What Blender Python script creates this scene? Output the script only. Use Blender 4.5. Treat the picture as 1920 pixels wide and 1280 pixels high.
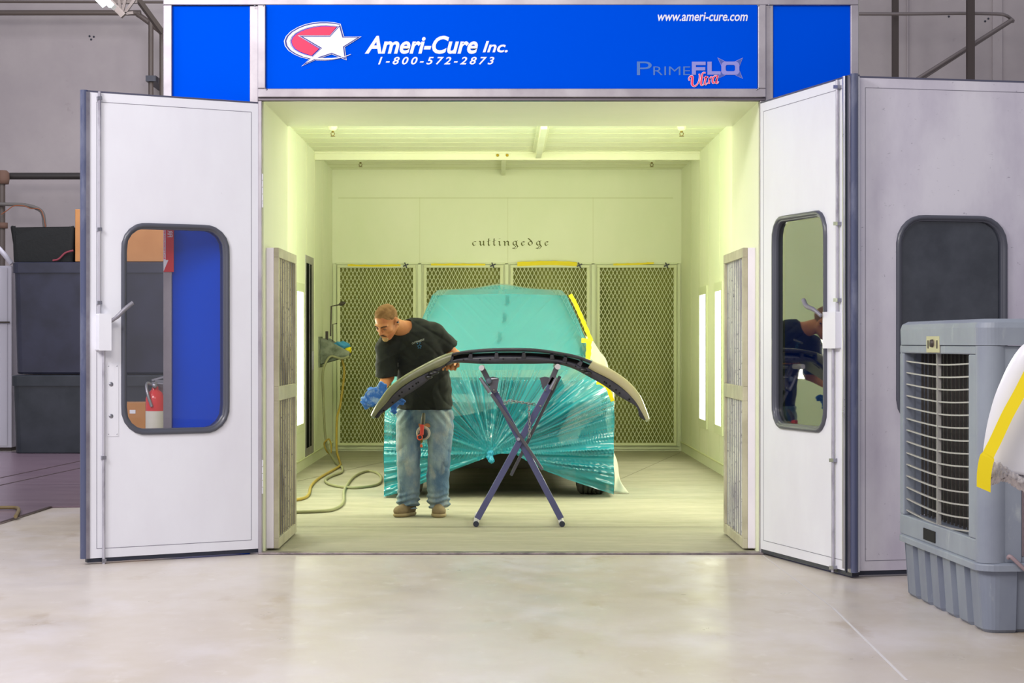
import bpy, bmesh, math, random
import numpy as np
from mathutils import Vector, Matrix
random.seed(7)
for o in list(bpy.data.objects): bpy.data.objects.remove(o)
C = bpy.context.scene.collection
PI = math.pi
# ------------------------------------------------------------------ camera, world, lights, exposure
F = 3500.0; CY = -11.44; H = 1.294; VX = 940.0; VY = 642.0      # focal length in px (frame 1920 wide), camera position, vanishing point
cam = bpy.data.cameras.new('camera'); camo = bpy.data.objects.new('camera', cam); C.objects.link(camo)
cam.sensor_width = 36; cam.lens = F * 36 / 1920; cam.shift_x = 20 / 1920; cam.shift_y = 2 / 1920; cam.clip_end = 200
camo.location = (0, CY, H); camo.rotation_euler = (PI / 2, 0, 0)
bpy.context.scene.camera = camo
vs = bpy.context.scene.view_settings
vs.view_transform = 'Standard'; vs.look = 'None'; vs.gamma = 1; vs.use_curve_mapping = False; vs.exposure = 0.0
wd = bpy.data.worlds.new('world'); bpy.context.scene.world = wd; wd.use_nodes = True
wd.node_tree.nodes['Background'].inputs[0].default_value = (0.90, 0.90, 1.0, 1)
wd.node_tree.nodes['Background'].inputs[1].default_value = 0.50
def area(name, loc, target, sx, sy, power, col):
    l = bpy.data.lights.new(name, 'AREA'); l.shape = 'RECTANGLE'; l.size = sx; l.size_y = sy; l.energy = power; l.color = col
    o = bpy.data.objects.new(name, l); C.objects.link(o); o.location = loc
    o.rotation_euler = (Vector(target) - Vector(loc)).to_track_quat('-Z', 'Y').to_euler(); return o
area('shop_light_left', (-4.6, -5.6, 5.4), (-1.6, 0, 1.0), 2.0, 1.5, 330, (1.0, 0.97, 0.98))
area('added_fill_far_left', (-5.6, -1.4, 4.6), (-1.9, 0.0, 1.2), 1.5, 1.5, 60, (1.0, 0.97, 0.97))  # added fill lamp, brightens the blue panel behind the open door
area('shop_light_centre', (-1.3, -9.0, 6.0), (-0.3, -2.0, 0.2), 3.5, 2.0, 300, (1.0, 0.93, 0.84))
area('shop_light_bay', (-3.6, 7.5, 5.5), (-4.2, 11.5, 0.0), 1.2, 3.0, 210, (0.96, 0.94, 1.0))
area('shop_light_right_bay', (3.6, 4.0, 5.8), (4.2, 12.0, 3.0), 1.0, 3.0, 90, (0.96, 0.92, 1.0))
YEL = (1.0, 0.985, 0.81)
for i, (y, zz) in enumerate([(2.3, 3.3), (3.8, 3.3), (5.1, 3.3)]):
    area('booth_top_light_left_%d' % i, (-1.5, y, 3.31), (2.1, y + 2.4, 1.7), 0.2, 1.1, 36, YEL)
    area('booth_top_light_right_%d' % i, (1.62, y, 3.31), (-2.1, y + 2.4, 1.7), 0.2, 1.1, 36, YEL)
for i, y in enumerate([3.2, 5.0]):                          # the wall lights nearer than the visible ones
    area('booth_wall_light_left_%d' % i, (-1.97, y, 1.15), (0, y, 1.1), 1.35, 0.35, 26, YEL)
    area('booth_wall_light_right_%d' % i, (2.1, y, 1.15), (0, y, 1.1), 1.35, 0.35, 26, YEL)

# ------------------------------------------------------------------ helpers
def W(px, py, d):                      # photo pixel at a known distance -> world point
    s = d / F; return Vector(((px - VX) * s, CY + d, H - (py - VY) * s))
def FL(px, py, z=0.0):                 # photo pixel lying on a level plane
    return W(px, py, (H - z) * F / (py - VY))
def lin(c):
    c = c / 255.0; return c / 12.92 if c <= 0.04045 else ((c + 0.055) / 1.055) ** 2.4
def S(r, g, b): return (lin(r), lin(g), lin(b), 1)
MATS = {}
def mat(name, col, rough=0.5, metal=0.0, coat=0.0, spec=0.5, var=None, vscale=4.0, vstretch=(1, 1, 1), vlo=0.35, vhi=0.7, bump=0.0, bscale=60.0, bstretch=(1, 1, 1), rvar=0.0, emit=None, estr=0.0):
    if name in MATS: return MATS[name]
    m = bpy.data.materials.new(name); m.use_nodes = True; nt = m.node_tree; N = nt.nodes; L = nt.links
    b = N['Principled BSDF']
    b.inputs['Base Color'].default_value = col; b.inputs['Roughness'].default_value = rough
    b.inputs['Metallic'].default_value = metal; b.inputs['Coat Weight'].default_value = coat; b.inputs['Specular IOR Level'].default_value = spec
    if emit: b.inputs['Emission Color'].default_value = emit; b.inputs['Emission Strength'].default_value = estr
    if var or bump or rvar:
        tc = N.new('ShaderNodeTexCoord')
        def noise(scale, stretch, detail=6):
            mp = N.new('ShaderNodeMapping'); mp.inputs['Scale'].default_value = stretch; L.new(tc.outputs['Object'], mp.inputs[0])
            n = N.new('ShaderNodeTexNoise'); n.inputs['Scale'].default_value = scale; n.inputs['Detail'].default_value = detail; n.inputs['Roughness'].default_value = 0.6
            L.new(mp.outputs[0], n.inputs['Vector']); return n
        if var:
            vl = var if isinstance(var, list) else [(var, vscale, vstretch, vlo, vhi)]
            prev = None
            for (vc, sc, st, lo, hi) in vl:
                n = noise(sc, st); mr = N.new('ShaderNodeMapRange'); mr.inputs[1].default_value = lo; mr.inputs[2].default_value = hi
                L.new(n.outputs[0], mr.inputs[0]); mx = N.new('ShaderNodeMix'); mx.data_type = 'RGBA'
                L.new(mr.outputs[0], mx.inputs[0])
                if prev: L.new(prev, mx.inputs[6])
                else: mx.inputs[6].default_value = col
                mx.inputs[7].default_value = vc; prev = mx.outputs[2]
            L.new(prev, b.inputs['Base Color'])
        if rvar:
            n = noise(vscale * 1.7, vstretch); mr = N.new('ShaderNodeMapRange'); mr.inputs[1].default_value = .3; mr.inputs[2].default_value = .7
            mr.inputs[3].default_value = rough; mr.inputs[4].default_value = rough + rvar; L.new(n.outputs[0], mr.inputs[0]); L.new(mr.outputs[0], b.inputs['Roughness'])
        if bump:
            n = noise(bscale, bstretch, 4); bp = N.new('ShaderNodeBump'); bp.inputs['Strength'].default_value = bump; bp.inputs['Distance'].default_value = 0.01
            L.new(n.outputs[0], bp.inputs['Height']); L.new(bp.outputs[0], b.inputs['Normal'])
    MATS[name] = m; return m
def glassmat(name, tint, alpha_t, rough=0.02, ior=1.6):
    m = bpy.data.materials.new(name); m.use_nodes = True; nt = m.node_tree; N = nt.nodes; L = nt.links
    N.remove(N['Principled BSDF']); out = N['Material Output']
    tr = N.new('ShaderNodeBsdfTransparent'); tr.inputs[0].default_value = (tint[0] * alpha_t, tint[1] * alpha_t, tint[2] * alpha_t, 1)
    gl = N.new('ShaderNodeBsdfGlossy'); gl.inputs['Roughness'].default_value = rough
    fr = N.new('ShaderNodeFresnel'); fr.inputs[0].default_value = ior
    mx = N.new('ShaderNodeMixShader'); L.new(fr.outputs[0], mx.inputs[0]); L.new(tr.outputs[0], mx.inputs[1]); L.new(gl.outputs[0], mx.inputs[2])
    L.new(mx.outputs[0], out.inputs[0]); return m

class MB:
    def __init__(s): s.v = []; s.f = []; s.sm = []
    def add(s, vs, fs, smooth=False):
        n = len(s.v); s.v += [tuple(v) for v in vs]; s.f += [tuple(i + n for i in f) for f in fs]; s.sm += [smooth] * len(fs); return s
    def box(s, a, b):
        x0, y0, z0 = a; x1, y1, z1 = b
        x0, x1 = min(x0, x1), max(x0, x1); y0, y1 = min(y0, y1), max(y0, y1); z0, z1 = min(z0, z1), max(z0, z1)
        return s.add([(x0, y0, z0), (x1, y0, z0), (x1, y1, z0), (x0, y1, z0), (x0, y0, z1), (x1, y0, z1), (x1, y1, z1), (x0, y1, z1)],
                     [(0, 3, 2, 1), (4, 5, 6, 7), (0, 1, 5, 4), (1, 2, 6, 5), (2, 3, 7, 6), (3, 0, 4, 7)])
    def bar(s, a, b, w, t, up=(0, 0, 1), w2=None):          # rectangular bar from a to b: w across, t along the 'up' side
        a = Vector(a); b = Vector(b); d = (b - a).normalized(); u = Vector(up); r = d.cross(u)
        if r.length < 1e-4: r = d.cross(Vector((1, 0, 0)))
        r.normalize(); u = r.cross(d).normalized(); w2 = w if w2 is None else w2; vs = []
        for p, ww in ((a, w), (b, w2)):
            for i, j in ((-1, -1), (1, -1), (1, 1), (-1, 1)): vs.append(p + r * i * ww / 2 + u * j * t / 2)
        return s.add(vs, [(0, 1, 2, 3), (7, 6, 5, 4), (0, 4, 5, 1), (1, 5, 6, 2), (2, 6, 7, 3), (3, 7, 4, 0)])
    def tube(s, pts, r, n=10, closed=False):
        pts = [Vector(p) for p in pts]; m = len(pts); rr = r if isinstance(r, (list, tuple)) else [r] * m
        rings = []; up = Vector((0.13, 0.31, 0.94))
        prev = None
        for i, p in enumerate(pts):
            if closed: d = pts[(i + 1) % m] - pts[i - 1]
            else: d = pts[min(i + 1, m - 1)] - pts[max(i - 1, 0)]
            d.normalize()
            x = (prev - d * prev.dot(d)) if prev is not None else d.cross(up)
            if x.length < 1e-5: x = d.cross(Vector((1, 0, 0)))
            x.normalize(); prev = x; y = d.cross(x)
            rings.append([p + (x * math.cos(2 * PI * k / n) + y * math.sin(2 * PI * k / n)) * rr[i] for k in range(n)])
        vs = [v for rg in rings for v in rg]; fs = []
        for i in range(m if closed else m - 1):
            j = (i + 1) % m
            for k in range(n): fs.append((i * n + k, i * n + (k + 1) % n, j * n + (k + 1) % n, j * n + k))
        s.add(vs, fs, True)
        if not closed: s.add(rings[0], [tuple(range(n))[::-1]]); s.add(rings[-1], [tuple(range(n))])
        return s
    def cyl(s, a, b, r, r2=None, n=20): return s.tube([a, b], [r, r if r2 is None else r2], n)
    def lathe(s, o, axis, prof, n=24):                     # prof: (distance along axis, radius)
        a = Vector(axis).normalized(); x = a.cross(Vector((0.3, 0.2, 0.93))).normalized(); y = a.cross(x); o = Vector(o)
        vs = [o + a * h + (x * math.cos(2 * PI * k / n) + y * math.sin(2 * PI * k / n)) * max(r, 1e-4) for h, r in prof for k in range(n)]
        fs = [(i * n + k, i * n + (k + 1) % n, (i + 1) * n + (k + 1) % n, (i + 1) * n + k) for i in range(len(prof) - 1) for k in range(n)]
        return s.add(vs, fs, True)
    def loft(s, loops, close=True, caps=False, smooth=False):
        n = len(loops[0]); vs = [v for l in loops for v in l]; fs = []
        for i in range(len(loops) - 1):
            for k in range(n if close else n - 1): fs.append((i * n + k, i * n + (k + 1) % n, (i + 1) * n + (k + 1) % n, (i + 1) * n + k))
        s.add(vs, fs, smooth)
        if caps: s.add(loops[0], [tuple(range(n))[::-1]]); s.add(loops[-1], [tuple(range(n))])
        return s
    def prism(s, poly, ex):                                # closed 3D polygon pushed along ex
        ex = Vector(ex); p = [Vector(v) for v in poly]; return s.loft([p, [v + ex for v in p]], True, True)
    def sphere(s, c, r, n=16):
        c = Vector(c); r = Vector(r) if isinstance(r, (tuple, list, Vector)) else Vector((r, r, r))
        lp = [[c + Vector((r.x * math.sin(t) * math.cos(2 * PI * k / n), r.y * math.sin(t) * math.sin(2 * PI * k / n), r.z * math.cos(t))) for k in range(n)] for t in [PI * (0.001 + 0.998 * i / (n // 2)) for i in range(n // 2 + 1)]]
        return s.loft(lp, True, False, True)
    def build(s, name, m, parent=None, bevel=0.0, seg=2, solid=0.0, fixn=True, tri=False):
        me = bpy.data.meshes.new(name); me.from_pydata(s.v, [], s.f); me.update()
        me.polygons.foreach_set('use_smooth', s.sm)
        if fixn:
            bm = bmesh.new(); bm.from_mesh(me); bmesh.ops.recalc_face_normals(bm, faces=bm.faces)
            if tri: bmesh.ops.triangulate(bm, faces=[f for f in bm.faces if len(f.verts) > 4])
            bm.to_mesh(me); bm.free()
        me.materials.append(m); o = bpy.data.objects.new(name, me); C.objects.link(o)
        if parent:
            o.parent = parent; o.matrix_parent_inverse = Matrix.Translation(parent.location).inverted() if parent.type == 'EMPTY' else Matrix()
        if bevel:
            md = o.modifiers.new('bevel', 'BEVEL'); md.width = bevel; md.segments = seg; md.limit_method = 'ANGLE'; md.angle_limit = math.radians(40)
        if solid:
            md = o.modifiers.new('solid', 'SOLIDIFY'); md.thickness = solid; md.offset = 0
        return o
def thing(name, label, cat, loc=(0, 0, 0), group=None):
    o = bpy.data.objects.new(name, None); C.objects.link(o); o.location = loc; o.empty_display_size = 0.1
    o['label'] = label; o['category'] = cat
    if group: o['group'] = group
    return o
def tag(o, label, cat, group=None):
    o['label'] = label; o['category'] = cat
    if group: o['group'] = group
    return o
def struct(o, label=None, cat=None):
    o['kind'] = 'structure'
    if label: o['label'] = label
    if cat: o['category'] = cat
    return o
def copy_thing(root, off, label, group=None):
    r = root.copy(); C.objects.link(r); r['label'] = label
    if group: r['group'] = group
    for ch in list(root.children):
        c = ch.copy(); C.objects.link(c); c.parent = r; c.matrix_parent_inverse = ch.matrix_parent_inverse.copy()
        for g in ch.children:
            d = g.copy(); C.objects.link(d); d.parent = c
    r.location = Vector(root.location) + Vector(off); return r
def smoothpts(pts, k=8):                                   # Catmull-Rom
    P = [Vector(p) for p in pts]; P = [P[0] * 2 - P[1]] + P + [P[-1] * 2 - P[-2]]; out = []
    for i in range(1, len(P) - 2):
        a, b, c, d = P[i - 1:i + 3]
        for j in range(k):
            t = j / k; out.append(0.5 * ((2 * b) + (c - a) * t + (2 * a - 5 * b + 4 * c - d) * t * t + (-a + 3 * b - 3 * c + d) * t ** 3))
    out.append(P[-2]); return out
def to_mesh_obj(cu_obj, name, m, parent, M=None):
    dg = bpy.context.evaluated_depsgraph_get(); dg.update(); me = bpy.data.meshes.new_from_object(cu_obj.evaluated_get(dg))
    return me
def text(s, name, x0, x1, y0, y1, d, m, parent, shear=0.0, bold=0.0, spacing=1.0, outline=0.0, depth=0.0012, pts=None):
    """lettering fitted into a photo-frame box on the plane at distance d (faces the camera)"""
    cu = bpy.data.curves.new('t', 'FONT'); cu.body = s; cu.shear = shear; cu.offset = bold; cu.space_character = spacing; cu.resolution_u = 4
    if outline: cu.fill_mode = 'NONE'; cu.bevel_depth = outline; cu.bevel_resolution = 0
    else: cu.extrude = 0.004
    to = bpy.data.objects.new('t', cu); C.objects.link(to); me = to_mesh_obj(to, '', None, None)
    bpy.data.objects.remove(to); bpy.data.curves.remove(cu); me.name = name
    v = np.array([p.co[:] for p in me.vertices]); a = v.min(0); b = v.max(0)
    A = W(x0, y1, d); B = W(x1, y0, d)
    for p in me.vertices:
        c = p.co.copy()
        p.co = (A.x + (c.x - a[0]) / (b[0] - a[0]) * (B.x - A.x), A.y - (c.z - a[2]) / max(b[2] - a[2], 1e-6) * depth, A.z + (c.y - a[1]) / (b[1] - a[1]) * (B.z - A.z))
    me.materials.clear(); me.materials.append(m)
    for p in me.polygons: p.material_index = 0
    o = bpy.data.objects.new(name, me); C.objects.link(o)
    if parent: o.parent = parent; o.matrix_parent_inverse = Matrix.Translation(parent.location).inverted()
    return o

# ---------- signed-distance modelling (one smooth closed surface per call)
class Field:
    def __init__(s, lo, hi, h):
        s.lo = np.array(lo, float); s.h = h; s.n = np.ceil((np.array(hi) - s.lo) / h).astype(int) + 1
        s.D = np.full(s.n, 1.0, np.float32)
    def blk(s, lo, hi):
        i0 = np.clip(np.floor((np.array(lo) - s.lo) / s.h).astype(int), 0, s.n - 1); i1 = np.clip(np.ceil((np.array(hi) - s.lo) / s.h).astype(int) + 1, 1, s.n)
        sl = tuple(slice(a, b) for a, b in zip(i0, i1))
        g = [s.lo[k] + s.h * np.arange(i0[k], i1[k]) for k in range(3)]
        return sl, np.stack(np.meshgrid(*g, indexing='ij'), -1).astype(np.float32)
    def comb(s, lo, hi, fn, k, mode):
        sl, P = s.blk(lo, hi)
        if P.size == 0: return
        d = fn(P); D = s.D[sl]
        if mode == 'u': t = np.clip(.5 + .5 * (D - d) / k, 0, 1); R = D * (1 - t) + d * t - k * t * (1 - t)
        else:
            d = -d; t = np.clip(.5 - .5 * (D - d) / k, 0, 1); R = D * (1 - t) + d * t + k * t * (1 - t)
        s.D[sl] = R
    def cap(s, a, b, ra, rb=None, k=.01, mode='u'):
        a = np.array(a, float); b = np.array(b, float); rb = ra if rb is None else rb; m = max(ra, rb) + k + .03
        def fn(P):
            pa = P - a; ba = b - a; t = np.clip((pa @ ba) / max(ba @ ba, 1e-9), 0, 1)
            return np.linalg.norm(pa - t[..., None] * ba, axis=-1) - (ra + (rb - ra) * t)
        s.comb(np.minimum(a, b) - m, np.maximum(a, b) + m, fn, k, mode); return s
    def ell(s, c, r, R=None, k=.01, mode='u'):
        c = np.array(c, float); r = np.array(r, float); R = np.eye(3) if R is None else np.array(R); m = r.max() + k + .03
        def fn(P):
            q = (P - c) @ R.T; k0 = np.linalg.norm(q / r, axis=-1); k1 = np.linalg.norm(q / (r * r), axis=-1) + 1e-9
            return k0 * (k0 - 1) / k1
        s.comb(c - m, c + m, fn, k, mode); return s
    def sect(s, rows, k=.01, mode='u'):                  # rows (z, cx, cy, rx, ry): elliptic cross-sections stacked in z
        rows = sorted(rows); A = np.array(rows, float); zz = A[:, 0]
        lo = [(A[:, 1] - A[:, 3]).min() - .05, (A[:, 2] - A[:, 4]).min() - .05, zz[0] - .05]; hi = [(A[:, 1] + A[:, 3]).max() + .05, (A[:, 2] + A[:, 4]).max() + .05, zz[-1] + .05]
        def fn(P):
            z = P[..., 2]; cx, cy, rx, ry = [np.interp(z, zz, A[:, i]) for i in range(1, 5)]
            dx = P[..., 0] - cx; dy = P[..., 1] - cy; q = np.sqrt((dx / rx) ** 2 + (dy / ry) ** 2)
            d = (q - 1) * np.minimum(rx, ry); dz = np.maximum(zz[0] - z, z - zz[-1])
            return np.maximum(d, dz)
        s.comb(lo, hi, fn, k, mode); return s
    def plane(s, p, n, lo=None, hi=None):                # keeps the side the normal points away from
        n = np.array(n, float); n /= np.linalg.norm(n)
        sl, P = s.blk(s.lo if lo is None else lo, s.lo + s.h * s.n if hi is None else hi)
        s.D[sl] = np.maximum(s.D[sl], (P - np.array(p)) @ n); return s
    def warp(s, fn, lo=None, hi=None):
        sl, P = s.blk(s.lo if lo is None else lo, s.lo + s.h * s.n if hi is None else hi); s.D[sl] += fn(P); return s
    def mesh(s, name, m, parent):
        D = s.D.copy(); D[0] = D[-1] = 1; D[:, 0] = D[:, -1] = 1; D[:, :, 0] = D[:, :, -1] = 1
        sg = D < 0; nx, ny, nz = [k - 1 for k in D.shape]
        cnt = np.zeros((nx, ny, nz), np.int32); 
        for a in (0, 1):
            for b in (0, 1):
                for c in (0, 1): cnt += sg[a:a + nx, b:b + ny, c:c + nz]
        act = np.argwhere((cnt > 0) & (cnt < 8)); idx = np.full((nx, ny, nz), -1, np.int64); idx[tuple(act.T)] = np.arange(len(act))
        acc = np.zeros((len(act), 3)); num = np.zeros(len(act)); cr = [(a, b, c) for a in (0, 1) for b in (0, 1) for c in (0, 1)]
        for p in cr:
            for ax in range(3):
                if p[ax]: continue
                q = list(p); q[ax] = 1
                d0 = D[tuple((act + p).T)]; d1 = D[tuple((act + q).T)]; mk = (d0 < 0) != (d1 < 0)
                t = np.where(mk, d0 / np.where(mk, d0 - d1, 1), 0); pos = np.array(p, float)[None].repeat(len(act), 0); pos[:, ax] += t
                acc += pos * mk[:, None]; num += mk
        V = (act + acc / num[:, None]) * s.h + s.lo; Q = []
        for ax in range(3):
            u, v = [(1, 2), (2, 0), (0, 1)][ax]; a = sg.take(range(0, D.shape[ax] - 1), ax); b = sg.take(range(1, D.shape[ax]), ax)
            e = np.argwhere(a != b); e = e[(e[:, u] > 0) & (e[:, v] > 0) & (e[:, u] < D.shape[u] - 1) & (e[:, v] < D.shape[v] - 1)]
            fl = a[tuple(e.T)]; du = np.zeros(3, int); du[u] = 1; dv = np.zeros(3, int); dv[v] = 1
            q = np.stack([idx[tuple((e - du - dv).T)], idx[tuple((e - dv).T)], idx[tuple(e.T)], idx[tuple((e - du).T)]], 1)
            q[~fl] = q[~fl][:, ::-1]; Q.append(q)
        Q = np.concatenate(Q)
        me = bpy.data.meshes.new(name); me.from_pydata(V.tolist(), [], Q.tolist()); me.update()
        me.polygons.foreach_set('use_smooth', [True] * len(Q)); me.materials.append(m)
        o = bpy.data.objects.new(name, me); C.objects.link(o)
        if parent: o.parent = parent; o.matrix_parent_inverse = Matrix.Translation(parent.location).inverted()
        md = o.modifiers.new('sm', 'SMOOTH'); md.factor = .5; md.iterations = 2
        return o
# ------------------------------------------------------------------ materials
white_panel = mat('white_panel', S(226, 227, 236), .5, var=[(S(217, 216, 226), 1.6, (1, 1, .5), .4, .75), (S(150, 146, 160), 60, (1, 1, .5), .74, .80)], coat=0)
dirty_panel = mat('dirty_panel', S(214, 211, 222), .4, var=[(S(184, 178, 196), 2.2, (1, 1, .5), .35, .7), (S(110, 106, 126), 30, (1, 1, 1.6), .66, .78)], coat=.1)
booth_wall = mat('booth_wall', S(240, 243, 216), .6, var=[(S(232, 239, 206), 1.3, (1, 1, .6), .35, .75)])
booth_ceil = mat('booth_ceiling', S(242, 245, 218), .6, var=[(S(234, 236, 200), 1.2, (.5, 3, 1), .4, .8)])
alu = mat('aluminium', S(176, 172, 182), .34, 1.0, var=[(S(140, 134, 146), 5, (1, 1, 1), .4, .7)], rvar=.12)
alu_front = mat('painted_aluminium', S(176, 171, 179), .4, .6, var=[(S(146, 139, 149), 3, (1, 1, 1), .4, .75)])
blue = mat('blue_sign', S(0, 78, 222), .35, spec=.0)
ink_white = mat('white_letter', S(232, 232, 246), .5)
ink_red = mat('red_letter', S(252, 32, 88), .5)
ink_navy = mat('navy_letter', S(36, 44, 140), .5)
ink_lilac = mat('lilac_letter', S(140, 140, 214), .5)
ink_steel = mat('steel_letter', S(70, 116, 190), .5)
ink_slate = mat('slate_letter', S(70, 90, 176), .5)
ink_olive = mat('olive_letter', S(96, 98, 20), .6)
rubber = mat('black_rubber', S(36, 40, 56), .42)
gasket_m = mat('grey_gasket', S(74, 76, 88), .42, coat=.2)
steel = mat('steel', S(158, 158, 168), .28, 1.0, rvar=.2)
dark_steel = mat('dark_steel', S(70, 62, 58), .5, .3)
pipe_m = mat('pipe_brown', S(84, 74, 70), .5)
wallgrey = mat('shop_wall_paint', S(170, 162, 164), .8, var=[(S(154, 146, 150), .8, (1, 1, 1), .35, .7), (S(130, 122, 124), 6, (1, 1, 1), .68, .85)])
floor_m = mat('polished_concrete', S(204, 196, 192), .27, spec=.4, var=[(S(186, 174, 158), .55, (1, .6, 1), .38, .66), (S(212, 206, 210), 1.3, (1, .6, 1), .5, .75), (S(168, 150, 126), 2.4, (1, .5, 1), .6, .78), (S(218, 212, 210), 9, (1, .5, 1), .6, .85)], vscale=1.5, rvar=.14)
bfloor_m = mat('booth_floor_paint', S(170, 165, 148), .55, var=[(S(150, 147, 126), 1.4, (.5, 2, 1), .35, .7), (S(182, 176, 156), 3, (.5, 2, 1), .5, .8)], rvar=.2)
plate_m = mat('floor_plate_paint', S(128, 108, 122), .3, var=[(S(108, 88, 104), 2, (.5, 3, 1), .35, .7), (S(160, 146, 160), 6, (.4, 3, 1), .6, .8)])
filt_m = mat('olive_filter', S(134, 136, 72), .95, var=[(S(100, 104, 50), 1.4, (1, 1, .8), .4, .7)], bump=.4, bscale=120)
mesh_m = mat('cream_mesh_paint', S(222, 226, 184), .45)
frame_m = mat('cream_frame_paint', S(226, 232, 196), .42)
lamp_m = mat('lamp_diffuser', S(255, 255, 240), .4, emit=(1.0, 1.0, .80, 1), estr=6.0)
tape_y = mat('yellow_tape', S(246, 222, 10), .55)
# ------------------------------------------------------------------ setting
XL, XR, YB, ZC = -2.02, 2.15, CY + 22.3, 3.36
OL, OR, OT, TD = -1.464, 1.582, 2.775, 1.35
m = MB(); m.add([(-14, -20, 0), (14, -20, 0), (14, 0, 0), (-14, 0, 0)], [(0, 1, 2, 3)])
m.add([(-14, 0, 0), (XL - .05, 0, 0), (XL - .05, 16, 0), (-14, 16, 0)], [(0, 1, 2, 3)]); m.add([(XR + .05, 0, 0), (14, 0, 0), (14, 16, 0), (XR + .05, 16, 0)], [(0, 1, 2, 3)])
struct(m.build('floor', floor_m, fixn=False))
m = MB(); m.add([(XL - .05, 0, 0), (XR + .05, 0, 0), (XR + .05, YB + .1, 0), (XL - .05, YB + .1, 0)], [(0, 1, 2, 3)])
bf = struct(m.build('floor_booth', bfloor_m, fixn=False), 'painted concrete floor inside the spray booth', 'floor')
seam_m = mat('floor_seam', S(120, 116, 98), .8); crack_m = mat('joint_filler', S(206, 202, 206), .7)
m = MB(); m.box((XL, 1.66, .0005), (XR, 1.668, .0015)); m.bar((.75, 4.6, .001), (2.1, 10.5, .001), .006, .001); m.bar((-1.9, 6.0, .001), (-.9, 10.5, .001), .006, .001)
m.build('floor_seam', seam_m, bf)
m = MB(); m.bar(FL(1563, 1140, .001), FL(1700, 1275, .001), .012, .001); m.bar(FL(1430, 1040, .001), FL(1563, 1140, .001), .005, .001)
struct(m.build('floor_joint', crack_m), 'pale filled joint running across the concrete floor', 'floor joint')
# booth shell
def slab(name, a, b, mt, parent=None, bev=0): 
    return MB().box(a, b).build(name, mt, parent, bevel=bev)
struct(slab('wall_rear', (XL - .05, YB, 0), (XR + .05, YB + .06, ZC + .05), booth_wall))
wl = struct(slab('wall_left', (XL - .05, TD, 0), (XL, YB, ZC + .05), booth_wall))
wr = struct(slab('wall_right', (XR, TD, 0), (XR + .05, YB, ZC + .05), booth_wall))
ce = struct(slab('ceiling', (XL, TD, ZC), (XR, YB, ZC + .05), booth_ceil))
seam2 = mat('panel_seam', S(214, 218, 176), .7)
m = MB(); rear = bpy.data.objects['wall_rear']; D0 = YB - CY
for px in (787, 952, 1112):
    a = W(px, 380, D0); m.box((a.x - .002, YB - .002, 2.2), (a.x + .002, YB, ZC - .33))
a = W(634, 371, D0); b = W(1262, 371, D0); m.box((a.x, YB - .004, a.z - .004), (b.x, YB, a.z + .003)); m.build('panel_seam', seam2, rear)
m = MB()
for k in range(12): y = 6.2 + k * .4; m.box((XL, y, ZC - .003), (XR, y + .006, ZC))
m.build('ceiling_panel_seam', seam2, ce)
for par, x, s_ in ((wl, XL, 1), (wr, XR, -1)):
    m = MB()
    for y in (6.0, 6.95, 7.9, 8.75, 9.7): m.box((x, y, .1), (x + s_ * .002, y + .004, ZC))
    m.box((x, TD, .10), (x + s_ * .012, YB, .115)); m.build('wall_panel_seam', seam2, par)
# door tunnel: jambs and head (white insulated panels, thick front wall)
m = MB(); m.box((XL - .05, .045, 0), (OL, TD, 3.52)); struct(m.build('wall_front_left', booth_wall))
m = MB(); m.box((OR, .045, 0), (XR + .05, TD, 3.52)); struct(m.build('wall_front_right', booth_wall))
m = MB(); m.box((OL, .045, OT), (OR, TD, 3.52)); struct(m.build('wall_front_head', booth_wall))
# ceiling beams
m = MB(); yb = CY + 20.2; m.box((XL, yb, 3.27), (XR, yb + .06, ZC)); m.box((XL, yb - .03, 3.335), (XR, yb + .1, ZC)); m.build('trim_1', booth_ceil, bevel=.004)['kind'] = 'structure'
m = MB(); m.box((.37, 6.0, 3.285), (.43, yb, ZC)); m.box((.34, 6.0, 3.345), (.46, yb, ZC)); m.build('trim_2', booth_ceil, bevel=.004)['kind'] = 'structure'
m = MB(); m.box((-.0, yb + .06, 3.29), (.05, YB, ZC)); m.build('trim_3', booth_ceil, bevel=.004)['kind'] = 'structure'
rust = mat('rust_stain', S(190, 160, 40), .8)
m = MB()
for px in (933, 951): p = W(px, 291, 20.19); m.lathe(p, (0, -1, 0), [(0, .0), (0, .016), (.008, .012), (.012, .0)], 12)
m.build('beam_bolt', rust, bpy.data.objects['trim_1'])
# sprinklers
brass = mat('brass', S(120, 104, 50), .4, .8)
SP = [(624, 17.8, 'ceiling sprinkler head at front left of booth ceiling'), (1278, 17.8, 'ceiling sprinkler head at front right of booth ceiling'), (676, 20.9, 'ceiling sprinkler head behind the beam at left'), (1222, 20.9, 'ceiling sprinkler head behind the beam at right')]
s0 = None
for px, d, lab in SP:
    x = (px - VX) * d / F
    if s0 is None:
        s0 = thing('fire_sprinkler', lab, 'sprinkler', (x, CY + d, ZC), 'sprinkler heads on the booth ceiling')
        MB().lathe((x, CY + d, ZC), (0, 0, -1), [(0, .045), (.025, .045), (.045, .03), (.05, .0)]).build('cup', frame_m, s0)
        q = MB().cyl((x, CY + d, ZC - .04), (x, CY + d, ZC - .065), .012); q.tube([(x - .014, CY + d, ZC - .065), (x - .018, CY + d, ZC - .08), (x, CY + d, ZC - .098), (x + .018, CY + d, ZC - .08), (x + .014, CY + d, ZC - .065)], .004, 6)
        q.cyl((x, CY + d, ZC - .096), (x, CY + d, ZC - .101), .022); q.build('nozzle', brass, s0); sx, sd = x, d
    else: copy_thing(s0, (x - sx, d - sd, 0), lab)
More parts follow.
